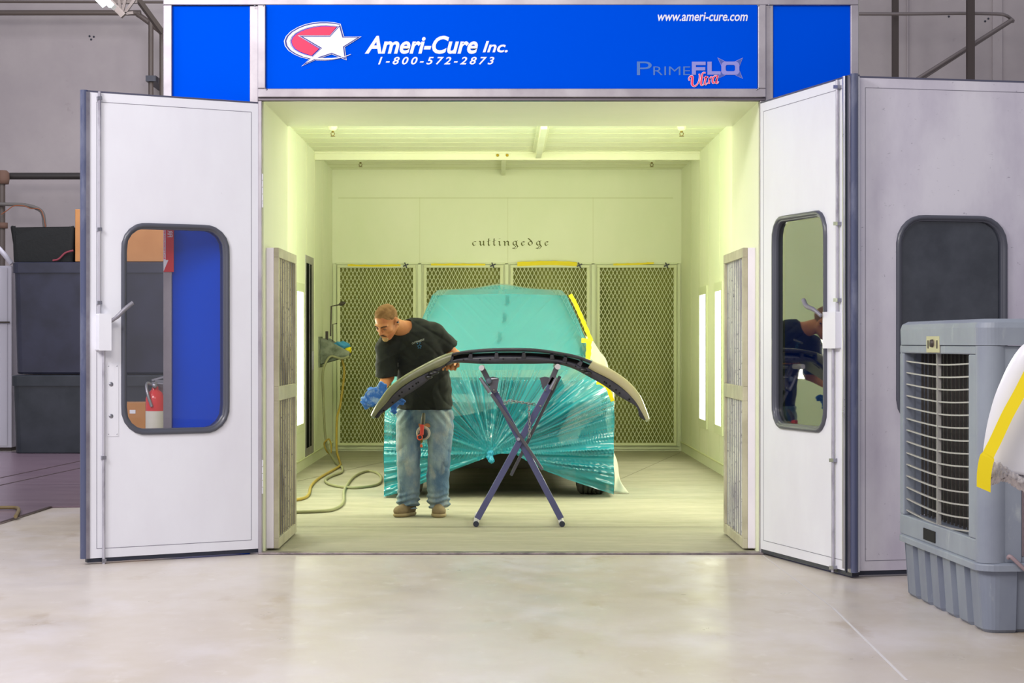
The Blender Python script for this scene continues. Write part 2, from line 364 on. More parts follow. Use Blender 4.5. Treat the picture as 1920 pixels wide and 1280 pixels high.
# ------------------------------------------------------------------ facade
d0 = 11.44
def fx(px): return (px - VX) * d0 / F
def fz(py): return H - (py - VY) * d0 / F
def panel(name, x0, x1, y0, y1, mt, lab, Y=-.012):
    m = MB().box((fx(x0), Y, fz(y1)), (fx(x1), .02, fz(y0))); return m.build(name, mt, bevel=.001)
tag(panel('blue_panel', 324, 469, 12, 1040, blue, ''), 'tall blue wall panel left of the booth opening behind the open door', 'wall panel')
tag(panel('blue_panel', 1449, 1593, 10, 1040, blue, ''), 'tall blue wall panel right of the booth opening behind the folded doors', 'wall panel')
sign = thing('sign_board', 'long blue banner sign with white company name above the booth opening', 'sign', (fx(960), -.02, fz(90)))
MB().box((fx(500), -.03, fz(168)), (fx(1419), .02, fz(11))).build('board', blue, sign, bevel=.001)
tn = 4
def trim(x0, x1, y0, y1, Y=-.035, mt=None):
    global tn
    o = MB().box((fx(x0), Y, fz(y1)), (fx(x1), .02, fz(y0))).build('trim_%d' % tn, mt or alu_front, bevel=.004); struct(o); tn += 1; return o
trim(308, 324, 11.2, 1038); trim(469, 485, 12, 1038, -.02); trim(1593, 1608, 11.2, 1038); trim(1434, 1449, 10, 1038, -.02)
trim(308, 1608, -20, 11); trim(485, 499.5, 12, 167.7, -.05); trim(1419.5, 1434, 11.5, 167.7, -.05); trim(485, 1434, 168, 184, -.05); trim(485, 1434, 184, 190, -.03, mat('dark_alu', S(110, 104, 112), .4, .8))
trim(485, 492, 190, 1040, -.03); trim(1424, 1434, 190, 1040, -.03)
# screws at frame corners
for px, py in ((496, 13), (499, 167), (502, 170), (1420, 13), (1420, 168), (1417, 170), (480, 14), (1440, 12)): MB().lathe((fx(px), -.05, fz(py)), (0, -1, 0), [(0, .006), (.003, .004), (.004, 0)], 8).build('screw', steel, sign)
sill = struct(MB().box((OL - .02, -.05, 0), (OR + .02, .04, .012)).build('trim_%d' % tn, mat('sill_metal', S(150, 140, 142), .45, .8, var=[(S(96, 88, 92), 9, (1, 1, 1), .45, .7)]), bevel=.003)); tn += 1
# lettering
ds = d0 - .0305
text('Ameri-Cure', 'company_lettering', 684, 896, 67, 101, ds, ink_white, sign, shear=.28, bold=.028)
text('Inc.', 'company_lettering', 905, 952, 77, 98.5, ds, ink_white, sign, shear=.28, bold=.022)
text('1-800-572-2873', 'phone_lettering', 709, 927, 106.5, 121, ds, ink_white, sign, shear=.3, bold=.02, spacing=1.45)
text('www.ameri-cure.com', 'web_lettering', 1233, 1402, 23, 39.5, ds, ink_white, sign, shear=.22, bold=.015)
def poly(pts, name, mt, lay, f=lambda x, y: (x, y), th=.0006):
    P = [W(*f(x, y), ds - lay * .0012) for x, y in pts]; return MB().prism(P, (0, .0008, 0)).build(name, mt, sign, tri=True)
L1 = lambda x, y: (520 + x * .09375, 30 + y * .09375)
def earc(cx, cy, rx, ry, a0, a1, n=40): return [(cx + rx * math.cos(math.radians(a0 + (a1 - a0) * i / n)), cy - ry * math.sin(math.radians(a0 + (a1 - a0) * i / n))) for i in range(n + 1)]
def swoosh(o, i_): return o + i_[::-1]
so = [(1265, 155), (1150, 128), (1000, 115), (850, 115), (700, 130), (550, 165), (400, 225), (260, 310), (170, 405), (130, 500), (150, 600), (220, 690), (330, 765), (480, 830), (650, 868), (800, 888), (950, 892), (1100, 880), (1250, 850), (1380, 812), (1475, 768)]
si = [(1235, 215), (1120, 205), (980, 195), (860, 198), (740, 215), (600, 245), (480, 290), (370, 350), (300, 420), (268, 500), (290, 590), (350, 670), (450, 730), (560, 770), (700, 805), (820, 826), (950, 838), (1100, 836), (1240, 822), (1360, 796), (1470, 760)]
def mid(a, b, t): return [(p[0] * (1 - t) + q[0] * t, p[1] * (1 - t) + q[1] * t) for p, q in zip(a, b)]
poly(swoosh(so, si), 'logo_swoosh_edge', ink_white, 1, L1)
poly(swoosh(mid(so, si, .12), mid(so, si, .92)), 'logo_swoosh_shadow', ink_navy, 2, L1)
poly(swoosh(mid(so, si, .38), mid(so, si, .86)), 'logo_swoosh', ink_white, 3, L1)
poly([(1185, 215)] + [(980, 208), (860, 210), (740, 228), (600, 262), (480, 305), (385, 362), (318, 425), (284, 500), (305, 585), (365, 658), (460, 715), (570, 755), (685, 790), (830, 655), (410, 395), (440, 385), (1045, 385)], 'logo_red_field', ink_red, 4, L1)
star = [(1265, 155), (1335, 410), (1685, 410), (1350, 620), (1385, 885), (1085, 765), (800, 860), (480, 1008), (860, 655), (410, 390), (1050, 390)]
def shrink(P, k, c=(1100, 560)): return [(c[0] + (x - c[0]) * k, c[1] + (y - c[1]) * k) for x, y in P]
poly(star, 'logo_star_edge', ink_white, 5, L1); poly(shrink(star, .955), 'logo_star_outline', ink_navy, 6, L1); poly(shrink(star, .85), 'logo_star', ink_white, 7, L1)
poly(swoosh(mid(so, si, .3)[13:], mid(so, si, .8)[13:]), 'logo_swoosh_tail', ink_white, 8, L1)
L2 = lambda x, y: (1180 + x * .1198, 95 + y * .1198)
for P in ([(1378, 105), (1520, 175), (1445, 250)], [(1778, 108), (1640, 172), (1722, 250)], [(1380, 440), (1440, 320), (1530, 372)], [(1778, 440), (1725, 310), (1640, 375)]):
    poly(P, 'emblem_point_edge', ink_lilac, 1, L2); cx = sum(p[0] for p in P) / 3; cy = sum(p[1] for p in P) / 3
    poly(shrink(P, .8, (cx, cy)), 'emblem_point', ink_slate, 2, L2)
for s_, x0, x1, y0 in (('P', 118, 350, 170), ('RIME', 375, 955, 247)):
    a = L2(x0, y0); b = L2(x1, 383)
    text(s_, 'model_lettering', a[0], b[0], a[1], b[1], ds, ink_steel, sign, bold=-.004)
def L2box(x0, y0, x1, y1): poly([(x0, y0), (x1, y0), (x1, y1), (x0, y1)], 'model_lettering', ink_lilac, 3, L2)
poly([(978, 172), (1195, 172), (1195, 225), (1042, 225), (1042, 258), (1188, 258), (1188, 308), (1042, 308), (1042, 378), (978, 378)], 'model_lettering', ink_lilac, 3, L2)
poly([(1222, 172), (1290, 172), (1290, 322), (1430, 322), (1430, 376), (1222, 376)], 'model_lettering', ink_lilac, 3, L2)
def rr(x0, y0, x1, y1, r, n=6):
    out = []
    for cx, cy, a in ((x1 - r, y0 + r, -90), (x1 - r, y1 - r, 0), (x0 + r, y1 - r, 90), (x0 + r, y0 + r, 180)):
        for i in range(n + 1): t = math.radians(a + 90 * i / n); out.append((cx + r * math.cos(t), cy + r * math.sin(t)))
    return out
a = rr(1440, 170, 1722, 378, 60); b = rr(1508, 222, 1654, 322, 28)
M_ = MB(); A = [W(*L2(*p), ds - .0036) for p in a]; B = [W(*L2(*p), ds - .0036) for p in b]; E = Vector((0, .0008, 0))
M_.loft([A, B, [p + E for p in B], [p + E for p in A], A]); M_.build('model_lettering', ink_lilac, sign)
def strokes(paths, name, mt, lay, f, wd_):                # pen strokes of changing width
    m = MB()
    for path in paths:
        P = smoothpts([Vector((x, y, w)) for x, y, w in path], 6); lft = []; rgt = []
        for i, p in enumerate(P):
            t = (P[min(i + 1, len(P) - 1)] - P[max(i - 1, 0)]); t.z = 0; t.normalize(); n = Vector((-t.y, t.x)); w = p.z + wd_
            lft.append(W(*f(p.x + n.x * w / 2, p.y + n.y * w / 2), ds - lay * .0012)); rgt.append(W(*f(p.x - n.x * w / 2, p.y - n.y * w / 2), ds - lay * .0012))
        E = Vector((0, .0006, 0)); m.loft([lft, rgt, [v + E for v in rgt], [v + E for v in lft], lft], close=False)
    return m.build(name, mt, sign)
UL = [[(945, 468, 14), (930, 440, 10), (950, 405, 14), (985, 405, 26), (985, 470, 30), (985, 530, 28), (1020, 555, 18), (1060, 530, 12), (1090, 470, 12), (1100, 400, 12), (1095, 360, 16)],
      [(1195, 345, 12), (1150, 350, 14), (1130, 430, 24), (1122, 520, 24), (1145, 540, 8), (1170, 515, 6)], [(1205, 395, 16), (1190, 450, 22), (1180, 510, 20), (1200, 530, 8), (1225, 500, 6)], [(1165, 425, 8), (1235, 410, 10)],
      [(1255, 425, 12), (1250, 470, 20), (1245, 520, 18)], [(1250, 455, 8), (1280, 410, 14), (1300, 420, 12)],
      [(1375, 395, 14), (1330, 400, 12), (1305, 450, 22), (1310, 505, 18), (1345, 490, 8), (1375, 430, 8)], [(1385, 385, 14), (1370, 440, 22), (1360, 500, 20), (1380, 510, 8), (1398, 480, 6)]]
strokes(UL, 'script_lettering_edge', ink_white, 5, L2, 13); strokes(UL, 'script_lettering', ink_red, 6, L2, 0)
# blackletter on the rear wall: broad-nib strokes
L3 = lambda x, y: (870 + x * .09375, 430 + y * .09375)
BL = {'c': [[(205, 240), (175, 262), (175, 300), (200, 322), (225, 312)], [(205, 240), (238, 246)]],
 'u': [[(308, 232), (325, 245), (325, 300), (340, 320), (372, 302)], [(385, 228), (392, 245), (390, 300), (404, 322)]],
 't': [[(495, 180), (490, 240), (488, 300), (500, 322), (515, 312)], [(466, 235), (520, 228)]],
 'T': [[(603, 180), (600, 240), (598, 300), (610, 322), (625, 312)], [(578, 235), (632, 228)]],
 'i': [[(692, 236), (712, 246), (708, 300), (722, 322), (732, 312)], [(703, 184), (722, 188)]],
 'n': [[(795, 232), (815, 250), (815, 320), (825, 322)], [(820, 262), (865, 232), (888, 250), (885, 305), (902, 320)]],
 'g': [[(1010, 232), (985, 255), (982, 295), (1010, 318), (1048, 290)], [(1010, 232), (1040, 238), (1068, 226)], [(1046, 238), (1046, 300), (1078, 345), (1040, 385), (1018, 385), (968, 372)], [(968, 372), (1020, 362), (1035, 330)]],
 'e': [[(1180, 238), (1150, 262), (1150, 300), (1172, 322), (1205, 305)], [(1180, 238), (1212, 250), (1160, 282)]],
 'd': [[(1282, 176), (1335, 222), (1365, 262), (1362, 298), (1322, 322), (1290, 298), (1288, 262), (1325, 236), (1350, 245)]],
 'G': [[(1480, 232), (1455, 255), (1452, 295), (1480, 318), (1518, 290)], [(1480, 232), (1510, 238), (1538, 226)], [(1516, 238), (1516, 300), (1548, 345), (1510, 385), (1488, 385), (1438, 372)], [(1438, 372), (1490, 362), (1505, 330)]],
 'E': [[(1652, 238), (1622, 262), (1622, 300), (1644, 322), (1677, 305)], [(1652, 238), (1684, 250), (1632, 282)]]}
dw = D0 - .002; wt = thing('wall_lettering', 'small old-style black lettering high on the rear wall', 'lettering', W(955, 455, dw))
for paths in BL.values():
    m = MB()
    for p in paths:
        for (ax, ay), (bx, by) in zip(p[:-1], p[1:]):
            q = [(ax - 11, ay + 5), (ax + 11, ay - 5), (bx + 11, by - 5), (bx - 11, by + 5)]
            dx, dy = bx - ax, by - ay
            if abs(dx * -5 - dy * 11) < 200: q = [(ax - 11, ay + 5), (ax - 4, ay + 9), (bx + 11, by - 5), (bx + 4, by - 9)]
            P = [W(*L3(*c), dw) for c in q]; m.prism(P, (0, .0015, 0))
    m.build('letter', ink_olive, wt)
# ------------------------------------------------------------------ folding door leaves
def ray_rr(ang, w, h, r):
    c, s_ = math.cos(ang), math.sin(ang); lo, hi = 0, 5
    for _ in range(40):
        t = (lo + hi) / 2; x, y = abs(t * c), abs(t * s_)
        if x > w or y > h: ins = False
        elif x > w - r and y > h - r: ins = (x - w + r) ** 2 + (y - h + r) ** 2 < r * r
        else: ins = True
        if ins: lo = t
        else: hi = t
    return lo
class Leaf:
    def __init__(s, name, p0, p1, z0, z1, mt, win, pane, side):
        s.a = Vector((p0[0], p0[1], 0)); b = Vector((p1[0], p1[1], 0)); s.L = (b - s.a).length; s.u = (b - s.a).normalized()
        s.n = Vector((s.u.y, -s.u.x, 0)) * side                    # outward face seen by the camera
        if s.n.dot(Vector((0, CY, 0)) - s.a) < 0: s.n = -s.n
        s.z0, s.z1 = z0, z1; T = .05
        u0, v0 = s.uv(win[0], win[1]); u1, v1 = s.uv(win[2], win[3]); u0, u1 = min(u0, u1), max(u0, u1); v0, v1 = min(v0, v1), max(v0, v1)
        cu, cv, w, h = (u0 + u1) / 2, (v0 + v1) / 2, (u1 - u0) / 2, (v1 - v0) / 2; s.c = (cu, cv, w, h); r = win[4]
        corners = [math.atan2(b_ - cv, a_ - cu) for a_, b_ in ((0, z0), (s.L, z0), (s.L, z1), (0, z1))]
        ang = sorted([2 * PI * k / 96 - PI for k in range(96)] + corners)
        def loop(ww, hh, rr_, dep): return [s.p(cu + ray_rr(t, ww, hh, rr_) * math.cos(t), cv + ray_rr(t, ww, hh, rr_) * math.sin(t), dep) for t in ang]
        def outer(dep):
            o = []
            for t in ang:
                c, s1 = math.cos(t), math.sin(t); k = min(((s.L - cu) / c if c > 1e-9 else 9e9), (-cu / c if c < -1e-9 else 9e9), ((z1 - cv) / s1 if s1 > 1e-9 else 9e9), ((z0 - cv) / s1 if s1 < -1e-9 else 9e9))
                o.append(s.p(cu + k * c, cv + k * s1, dep))
            return o
        iw, ih, ir = w - .02, h - .02, r - .015
        s.o = MB().loft([outer(0), loop(iw, ih, ir, 0), loop(iw, ih, ir, -T), outer(-T), outer(0)]).build(name, mt); s.o['kind'] = 'structure'
        MB().loft([loop(w - q, h - q, max(r - q, .02), d_) for q, d_ in [(0, 0), (.003, .013), (.012, .018), (.022, .016), (.027, .008), (.029, .006), (.033, .008), (.036, -.006), (.036, -.06), (0, -.06), (0, -.05)]], smooth=True).build('window_gasket', gasket_m, s.o)
        MB().loft([loop(w - .03, h - .03, r - .03, -.018), loop(w - .03, h - .03, r - .03, -.024)], caps=True).build('window_pane', pane, s.o)
        # sheet border: thin groove lines set in from the edges
        g = mat('groove', S(120, 118, 132), .7); q = MB(); e = .055
        for (a_, b_), (c_, d_) in (((e, z0 + e), (s.L - e, z0 + e)), ((e, z1 - e), (s.L - e, z1 - e)), ((e, z0 + e), (e, z1 - e)), ((s.L - e, z0 + e), (s.L - e, z1 - e))):
            q.bar(s.p(a_, b_, .0005), s.p(c_, d_, .0005), .003, .001, up=s.n)
        q.build('panel_groove', g, s.o)
        MB().bar(s.p(0, z0 - .012, -.025), s.p(s.L, z0 - .012, -.025), .04, .024).build('bottom_seal', rubber, s.o)
        MB().bar(s.p(0, z1 + .004, -.025), s.p(s.L, z1 + .004, -.025), .052, .01).build('top_channel', mat('channel', S(100, 100, 120), .4, .6), s.o)
    def uv(s, px, py):
        k = (px - VX) / F; ex, ey = s.a.x, s.a.y - CY; t = (k * ey - ex) / (s.u.x - k * s.u.y); d = ey + s.u.y * t
        return t, H - (py - VY) * d / F
    def p(s, u, v, dep=0): return s.a + s.u * u + s.n * dep + Vector((0, 0, v))
    def pp(s, px, py, dep=0): u, v = s.uv(px, py); return s.p(u, v, dep)
glass_clear = glassmat('door_glass', (.93, .92, .93), .95)
glass_tint = glassmat('door_glass_smoked', (.62, .72, .60), .9, ior=3.2)
glass_dark = mat('dark_glass', S(40, 44, 54), .08, coat=.6, var=S(62, 66, 76), vscale=5)
zb, zt = .035, 2.755
d1 = Leaf('door_1', (-1.478, -.02), (-2.412, -.56), zb, zt, white_panel, (227, 416, 430, 811, .15), glass_clear, -1)
d2 = Leaf('door_2', (1.582, -.02), (1.918, -1.21), zb, zt, white_panel, (1450, 407, 1551, 813, .13), glass_tint, 1)
d3 = Leaf('door_3', (1.955, -1.15), (3.03, -.92), zb, zt, dirty_panel, (1680, 402, 1888, 800, .16), glass_dark, 1)
rodm = mat('rod_paint', S(186, 184, 196), .4, .35, var=[(S(120, 116, 130), 7, (1, 1, .4), .5, .7)]); handm = mat('handle_grey', S(128, 126, 136), .45, .3); sealm = mat('slate_seal', S(72, 78, 108), .3, coat=.4, var=[(S(120, 124, 146), 6, (1, 1, .3), .55, .75)])
def latch(L, rod_px, box, handle, plate, yt, yb, rod2=None):
    o = L.o
    m = MB(); rod2 = rod2 or rod_px
    m.tube([L.pp(rod_px, yt, .014), L.pp(rod_px, box[1] + 4, .014)], .009, 8); m.tube([L.pp(rod2, box[3] - 4, .014), L.pp(rod2, yb, .014)], .009, 8); m.build('latch_rod', rodm, o)
    m = MB()
    for k, f in enumerate((.03, .62, .95)):
        y = yt + (box[1] - yt) * f; m.bar(L.pp(rod_px - 4, y, .012), L.pp(rod_px + 4, y, .012), .02, .026, up=L.n)
    for f in (.5, .98): y = box[3] + (yb - box[3]) * f; m.bar(L.pp(rod2 - 4, y, .012), L.pp(rod2 + 4, y, .012), .02, .026, up=L.n)
    m.build('rod_bracket', steel, o)
    u0, v0 = L.uv(box[0], box[3]); u1, v1 = L.uv(box[2], box[1]); m = MB(); u0, u1 = sorted((u0, u1))
    P = [L.p(u, v, 0) for u, v in ((u0, v0), (u1, v0), (u1, v1), (u0, v1))]; m.prism(P, L.n * (.035 if L is d2 else .07)); m.build('latch_box', white_panel, o, bevel=.006)
    hp = [L.pp(x, y, d_) for x, y, d_ in handle]; MB().tube(smoothpts(hp, 4), [.011] * 4 + [.013] * (len(smoothpts(hp, 4)) - 4), 10).build('handle', handm, o)
    if plate:
        u0, v0 = L.uv(plate[0], plate[3]); u1, v1 = L.uv(plate[2], plate[1]); u0, u1 = sorted((u0, u1))
        MB().prism([L.p(u, v, 0) for u, v in ((u0, v0), (u1, v0), (u1, v1), (u0, v1))], L.n * .003).build('cover_plate', white_panel, o, bevel=.001)
        m = MB()
        for y in (.28, .72): m.lathe(L.p((u0 + u1) / 2 + .01, v0 + (v1 - v0) * y, .003), L.n, [(0, .013), (.002, .013), (.004, .006), (.004, 0)], 12)
        for uu in (u0 + .01, u1 - .01):
            for vv in (v0 + .012, v1 - .012): m.lathe(L.p(uu, vv, .003), L.n, [(0, .004), (.003, 0)], 8)
        m.build('plate_bolt', steel, o)
latch(d1, 185, (179, 588, 202, 657), [(200, 604, .05), (212, 594, .075), (225, 580, .085), (240, 568, .085)], (200, 682, 222, 818), 172, 1058, 193)
latch(d2, 1574, (1553, 584, 1577, 653), [(1555, 592, .05), (1548, 580, .075), (1538, 574, .085), (1532, 562, .085)], None, 150, 1072, 1566)
m = MB()       # fat rubber edge seals on the free stiles
for L, u_ in ((d1, d1.L + .018), (d2, d2.L + .012)):
    MB().tube([L.p(u_, zb, -.012), L.p(u_, zt + .01, -.012)], .022, 12).build('edge_seal', sealm, L.o)
    MB().bar(L.p(u_ - .018, zb, .004), L.p(u_ - .018, zt, .004), .022, .008, up=L.n).build('edge_trim', alu, L.o)
MB().tube([d2.p(d2.L - .022, zb + .02, .018), d2.p(d2.L - .022, zt, .018)], .024, 16).build('edge_bulb', mat('foil', S(190, 188, 196), .25, 1.0, rvar=.2), d2.o)
MB().bar(d2.p(d2.L - .002, zb, .03), d2.p(d2.L - .002, zt, .03), .012, .012, up=d2.n).build('edge_strip', rubber, d2.o)
for L, u_, zz in ((d1, 0.0, (2.22, .47)), (d3, -.012, (2.28, .42))):
    for z in zz:
        m = MB()
        for k in range(5): m.cyl(L.p(u_ - .012, z + k * .042 - .1, .004), L.p(u_ - .012, z + k * .042 + .038 - .1, .004), .009)
        m.build('hinge', white_panel, L.o)
struct(d1.o, 'left booth door leaf, swung wide open, with rounded window', 'door'); struct(d2.o, 'right booth door leaf nearest the opening, steeply angled with smoked window', 'door'); struct(d3.o, 'outer right booth door leaf, scuffed white, behind the air cooler', 'door')
# ------------------------------------------------------------------ dirty filter racks just inside the opening
rack_m = mat('rack_paint', S(242, 236, 248), .4, var=[(S(222, 216, 232), 2, (1, 1, .5), .4, .75)]); rail_m = mat('rack_rail', S(196, 190, 166), .5, var=[(S(160, 152, 130), 4, (1, 1, 1), .4, .75)])
pad_m = mat('dusty_pad', S(196, 186, 156), .95, var=[(S(120, 108, 88), 1.1, (1, 1.5, 1), .45, .6), (S(92, 82, 74), 5, (1, 2, 6), .56, .68), (S(84, 76, 70), 16, (1, 1, 9), .6, .72)], bump=.5, bscale=40)
pad_m2 = mat('dusty_pad_lit', S(206, 204, 206), .95, var=[(S(226, 226, 218), 3, (1, 1.5, .8), .4, .6), (S(150, 144, 160), 1.3, (1, 1.5, 1), .48, .62), (S(122, 116, 134), 6, (1, 2, 6), .58, .70)], bump=.5, bscale=40)  # dusty pad again, paler: the light on this side is put into the colour
def rack(x, s_, lab, pm):        # x = jamb face, s_ = direction into the opening
    y0, y1, zt_ = .18, 1.2, 1.885; xi = x + s_ * .078
    t = thing('filter_rack', lab, 'filter rack', (x, .6, .03), 'filter racks inside the opening')
    MB().box((x, y0, .012), (xi - s_ * .03, y1, zt_)).build('housing', rack_m, t, bevel=.005)
    m = MB(); 
    for a, b in (((y0, .012), (y1, .075)), ((y0, zt_ - .06), (y1, zt_)), ((y0, .93), (y1, 1.02)), ((y0, .075), (y0 + .045, .93)), ((y1 - .07, .075), (y1, .93)), ((y0, 1.02), (y0 + .045, zt_ - .06)), ((y1 - .07, 1.02), (y1, zt_ - .06))):
        m.box((xi - s_ * .03, a[0], a[1]), (xi, b[0], b[1]))
    m.build('frame', rail_m, t, bevel=.003)
    for z0, z1 in ((.075, .93), (1.02, zt_ - .06)):
        p = MB(); n = 60; lp = []
        for k in range(n + 1): y = y0 + .045 + (y1 - y0 - .115) * k / n; lp.append([(xi - s_ * (.022 + .006 * math.cos(k * 1.9)), y, z) for z in (z0, z1)])
        p.loft(lp, close=False, smooth=True); p.build('filter_pad', pm, t)
        w = MB()
        for k in range(9): y = y0 + .09 + k * .1; w.cyl((xi - s_ * .01, y, z0), (xi - s_ * .01, y, z1), .0025, n=6)
        w.build('wire', steel, t)
    return t
rack(OL, 1, 'tall filter rack with brown dusty pads on left side of the opening', pad_m)
rack(OR, -1, 'tall filter rack with dusty pads, toned pale as if lit, on right side of the opening', pad_m2)
# ------------------------------------------------------------------ wall lights
def wall_light(x, s_, y0, y1, z0, z1, lab):
    t = thing('wall_light', lab, 'light fixture', (x, (y0 + y1) / 2, z0), 'vertical lights in the booth side walls'); e = .09
    q = MB(); xo = x + s_ * .02
    for a, b in (((y0 - e, z0 - e), (y1 + e, z0)), ((y0 - e, z1), (y1 + e, z1 + e)), ((y0 - e, z0), (y0, z1)), ((y1, z0), (y1 + e, z1))): q.box((x, a[0], a[1]), (xo, b[0], b[1]))
    q.build('fixture_frame', frame_m, t, bevel=.003); MB().box((x, y0, z0), (x + s_ * .012, y1, z1)).build('diffuser', lamp_m, t)
wall_light(XR, -1, CY + 18.12, CY + 18.62, .48, 1.80, 'lit vertical light in right wall, nearer of the two')
wall_light(XR, -1, CY + 19.5, CY + 20.1, .48, 1.80, 'lit vertical light in right wall, farther of the two')
wall_light(XL, 1, CY + 18.3, CY + 18.9, .48, 1.80, 'lit vertical light in left wall beside the brown filter rack')
# personnel door in the left wall
y0, y1 = CY + 19.22, CY + 20.05; pd = MB()
for a, b in (((y0, .2), (y0 + .08, 2.12)), ((y1 - .22, .2), (y1, 2.12)), ((y0, 2.12), (y1, 2.2)), ((y0, .1), (y1, .2))): pd.box((XL, a[0], a[1]), (XL + .005, b[0], b[1]))
pd = struct(pd.build('door_4', alu_front, bevel=.004), 'narrow personnel door with dark glass in the left booth wall', 'door')
MB().box((XL, y0 + .08, .2), (XL + .004, y1 - .22, 2.12)).build('window_pane', mat('near_black_glass', S(14, 15, 16), .9, spec=.05), pd)
m = MB(); m.box((XL + .004, y0 + .38, .2), (XL + .009, y0 + .41, 2.12)); m.box((XL + .005, y1 - .16, 1.0), (XL + .02, y1 - .12, 1.2)); m.build('door_stile', alu, pd, bevel=.002)
# ------------------------------------------------------------------ rear wall filter doors
sc = D0 / F
def filter_door(px0, px1, lab):
    x0, x1 = (px0 - VX) * sc, (px1 - VX) * sc; z0, z1 = .065, 2.22; Y = YB - .045
    t = thing('filter_door', lab, 'filter door', ((x0 + x1) / 2, Y, z0), 'mesh filter doors on the rear wall'); e = .034
    q = MB()
    for a, b in (((x0, z0), (x1, z0 + e)), ((x0, z1 - e), (x1, z1)), ((x0, z0 + e), (x0 + e, z1 - e)), ((x1 - e, z0 + e), (x1, z1 - e))): q.box((a[0], Y - .01, a[1]), (b[0], YB, b[1]))
    q.build('frame', mesh_m, t, bevel=.003)
    MB().box((x0 + e, YB - .02, z0 + e), (x1 - e, YB - .004, z1 - e)).build('filter_pad', filt_m, t)
    q = MB(); P = .047; k = 2.0; X0, X1, Z0, Z1 = x0 + e, x1 - e, z0 + e, z1 - e; n = int((X1 - X0 + (Z1 - Z0) / k) / P) + 1
    for i in range(n):
        for sg in (1, -1):
            c = i * P          # line starting at bottom offset
            xb = X0 - (Z1 - Z0) / k + c
            pa = [(xb + (z - Z0) / k, z) for z in (Z0, Z1)]
            (xa, za), (xc, zc) = pa; ta = max(0, (X0 - xa) / (xc - xa)); tb = min(1, (X1 - xa) / (xc - xa))
            if tb <= ta: continue
            A = (xa + (xc - xa) * ta, za + (zc - za) * ta); B = (xa + (xc - xa) * tb, za + (zc - za) * tb)
            if sg < 0: A = (X0 + X1 - A[0], A[1]); B = (X0 + X1 - B[0], B[1])
            q.bar((A[0], Y + .008 + .002 * sg, A[1]), (B[0], Y + .008 + .002 * sg, B[1]), 0.0068, .003, up=(0, 1, 0))
    q.build('expanded_mesh', mesh_m, t)
    q = MB(); lx = x1 - .12
    for a in range(4): q.bar((lx, Y - .016, z1 - .005), (lx + .035 * math.cos(a * PI / 2 + .4), Y - .016, z1 - .005 + .035 * math.sin(a * PI / 2 + .4)), .014, .01, up=(0, 1, 0))
    q.cyl((lx, Y - .0, z1 - .005), (lx, Y - .03, z1 - .005), .012); q.build('latch_knob', rubber, t)
    return t
FD = [(633, 780), (795, 943), (957, 1105), (1119, 1268)]
for (a, b), lab in zip(FD, ('mesh filter door on rear wall, leftmost, behind the hose bracket', 'mesh filter door on rear wall, second from left, behind the covered car', 'mesh filter door on rear wall, third from left, with thick yellow tape on top', 'mesh filter door on rear wall, rightmost, fully visible beside the covered car')): filter_door(a, b, lab)
m = MB()
for px in (628, 787, 950, 1112, 1272): x = (px - VX) * sc; m.box((x - .022, YB - .02, .05), (x + .022, YB, 2.24))
m.box((XL + .03, YB - .02, .02), (XR - .03, YB, .06)); m.box((XL + .03, YB - .02, 2.225), (XR - .03, YB, 2.245))
struct(m.build('trim_%d' % tn, frame_m, bevel=.003)); tn += 1
for i, (pts, lab) in enumerate([([(652, 497), (700, 498), (751, 497)], 'thin strip of yellow tape above leftmost filter door'), ([(808, 496), (860, 496), (910, 496)], 'thin strip of yellow tape above second filter door'), ([(970, 495), (1030, 493), (1082, 495)], 'thick yellow tape strip above third filter door'), ([(1150, 496), (1190, 495), (1226, 493)], 'thin strip of yellow tape above rightmost filter door')]):
    th = .05 if i == 2 else .022; q = MB(); P = [W(x, y, D0 - .052) for x, y in pts]
    q.loft([[p + Vector((0, 0, -th / 2)), p + Vector((0, -.006, -th / 2)), p + Vector((0, -.006, th / 2 + .004 * math.sin(k * 2))), p + Vector((0, 0, th / 2))] for k, p in enumerate(smoothpts(P, 6))], caps=True)
    tag(q.build('tape_strip', tape_y), lab, 'tape', 'yellow tape above the filter doors')
# ------------------------------------------------------------------ hose bracket, hoses
galv = mat('galvanised', S(128, 134, 118), .45, .5, var=[(S(80, 88, 70), 9, (1, 1, 1), .45, .7)])
t = thing('hose_bracket', 'sheet metal bracket tray on left booth wall holding hoses and blue rags', 'bracket', (XL + .1, CY + 20.9, 1.0))
dB = 20.75; b0 = W(604, 678, dB); wx = XL
m = MB(); m.box((wx, CY + 20.6, 1.02), (wx + .015, CY + 20.95, 1.36)); m.build('back_plate', galv, t, bevel=.003)
m = MB(); A = [Vector((wx + .015, CY + 20.7, z)) for z in (1.06, 1.33)]; 
m.prism([(wx + .015, CY + 20.70, 1.05), (wx + .33, CY + 20.70, 1.14), (wx + .34, CY + 20.70, 1.19), (wx + .06, CY + 20.70, 1.34), (wx + .015, CY + 20.70, 1.34)], (0, .006, 0))
m.prism([(wx + .015, CY + 20.92, 1.05), (wx + .33, CY + 20.92, 1.14), (wx + .34, CY + 20.92, 1.19), (wx + .10, CY + 20.92, 1.34), (wx + .015, CY + 20.92, 1.34)], (0, .006, 0))
m.prism([(wx + .015, CY + 20.70, 1.05), (wx + .33, CY + 20.70, 1.14), (wx + .33, CY + 20.925, 1.14), (wx + .015, CY + 20.925, 1.05)], (0, 0, .006)); m.build('tray', galv, t, bevel=.002)
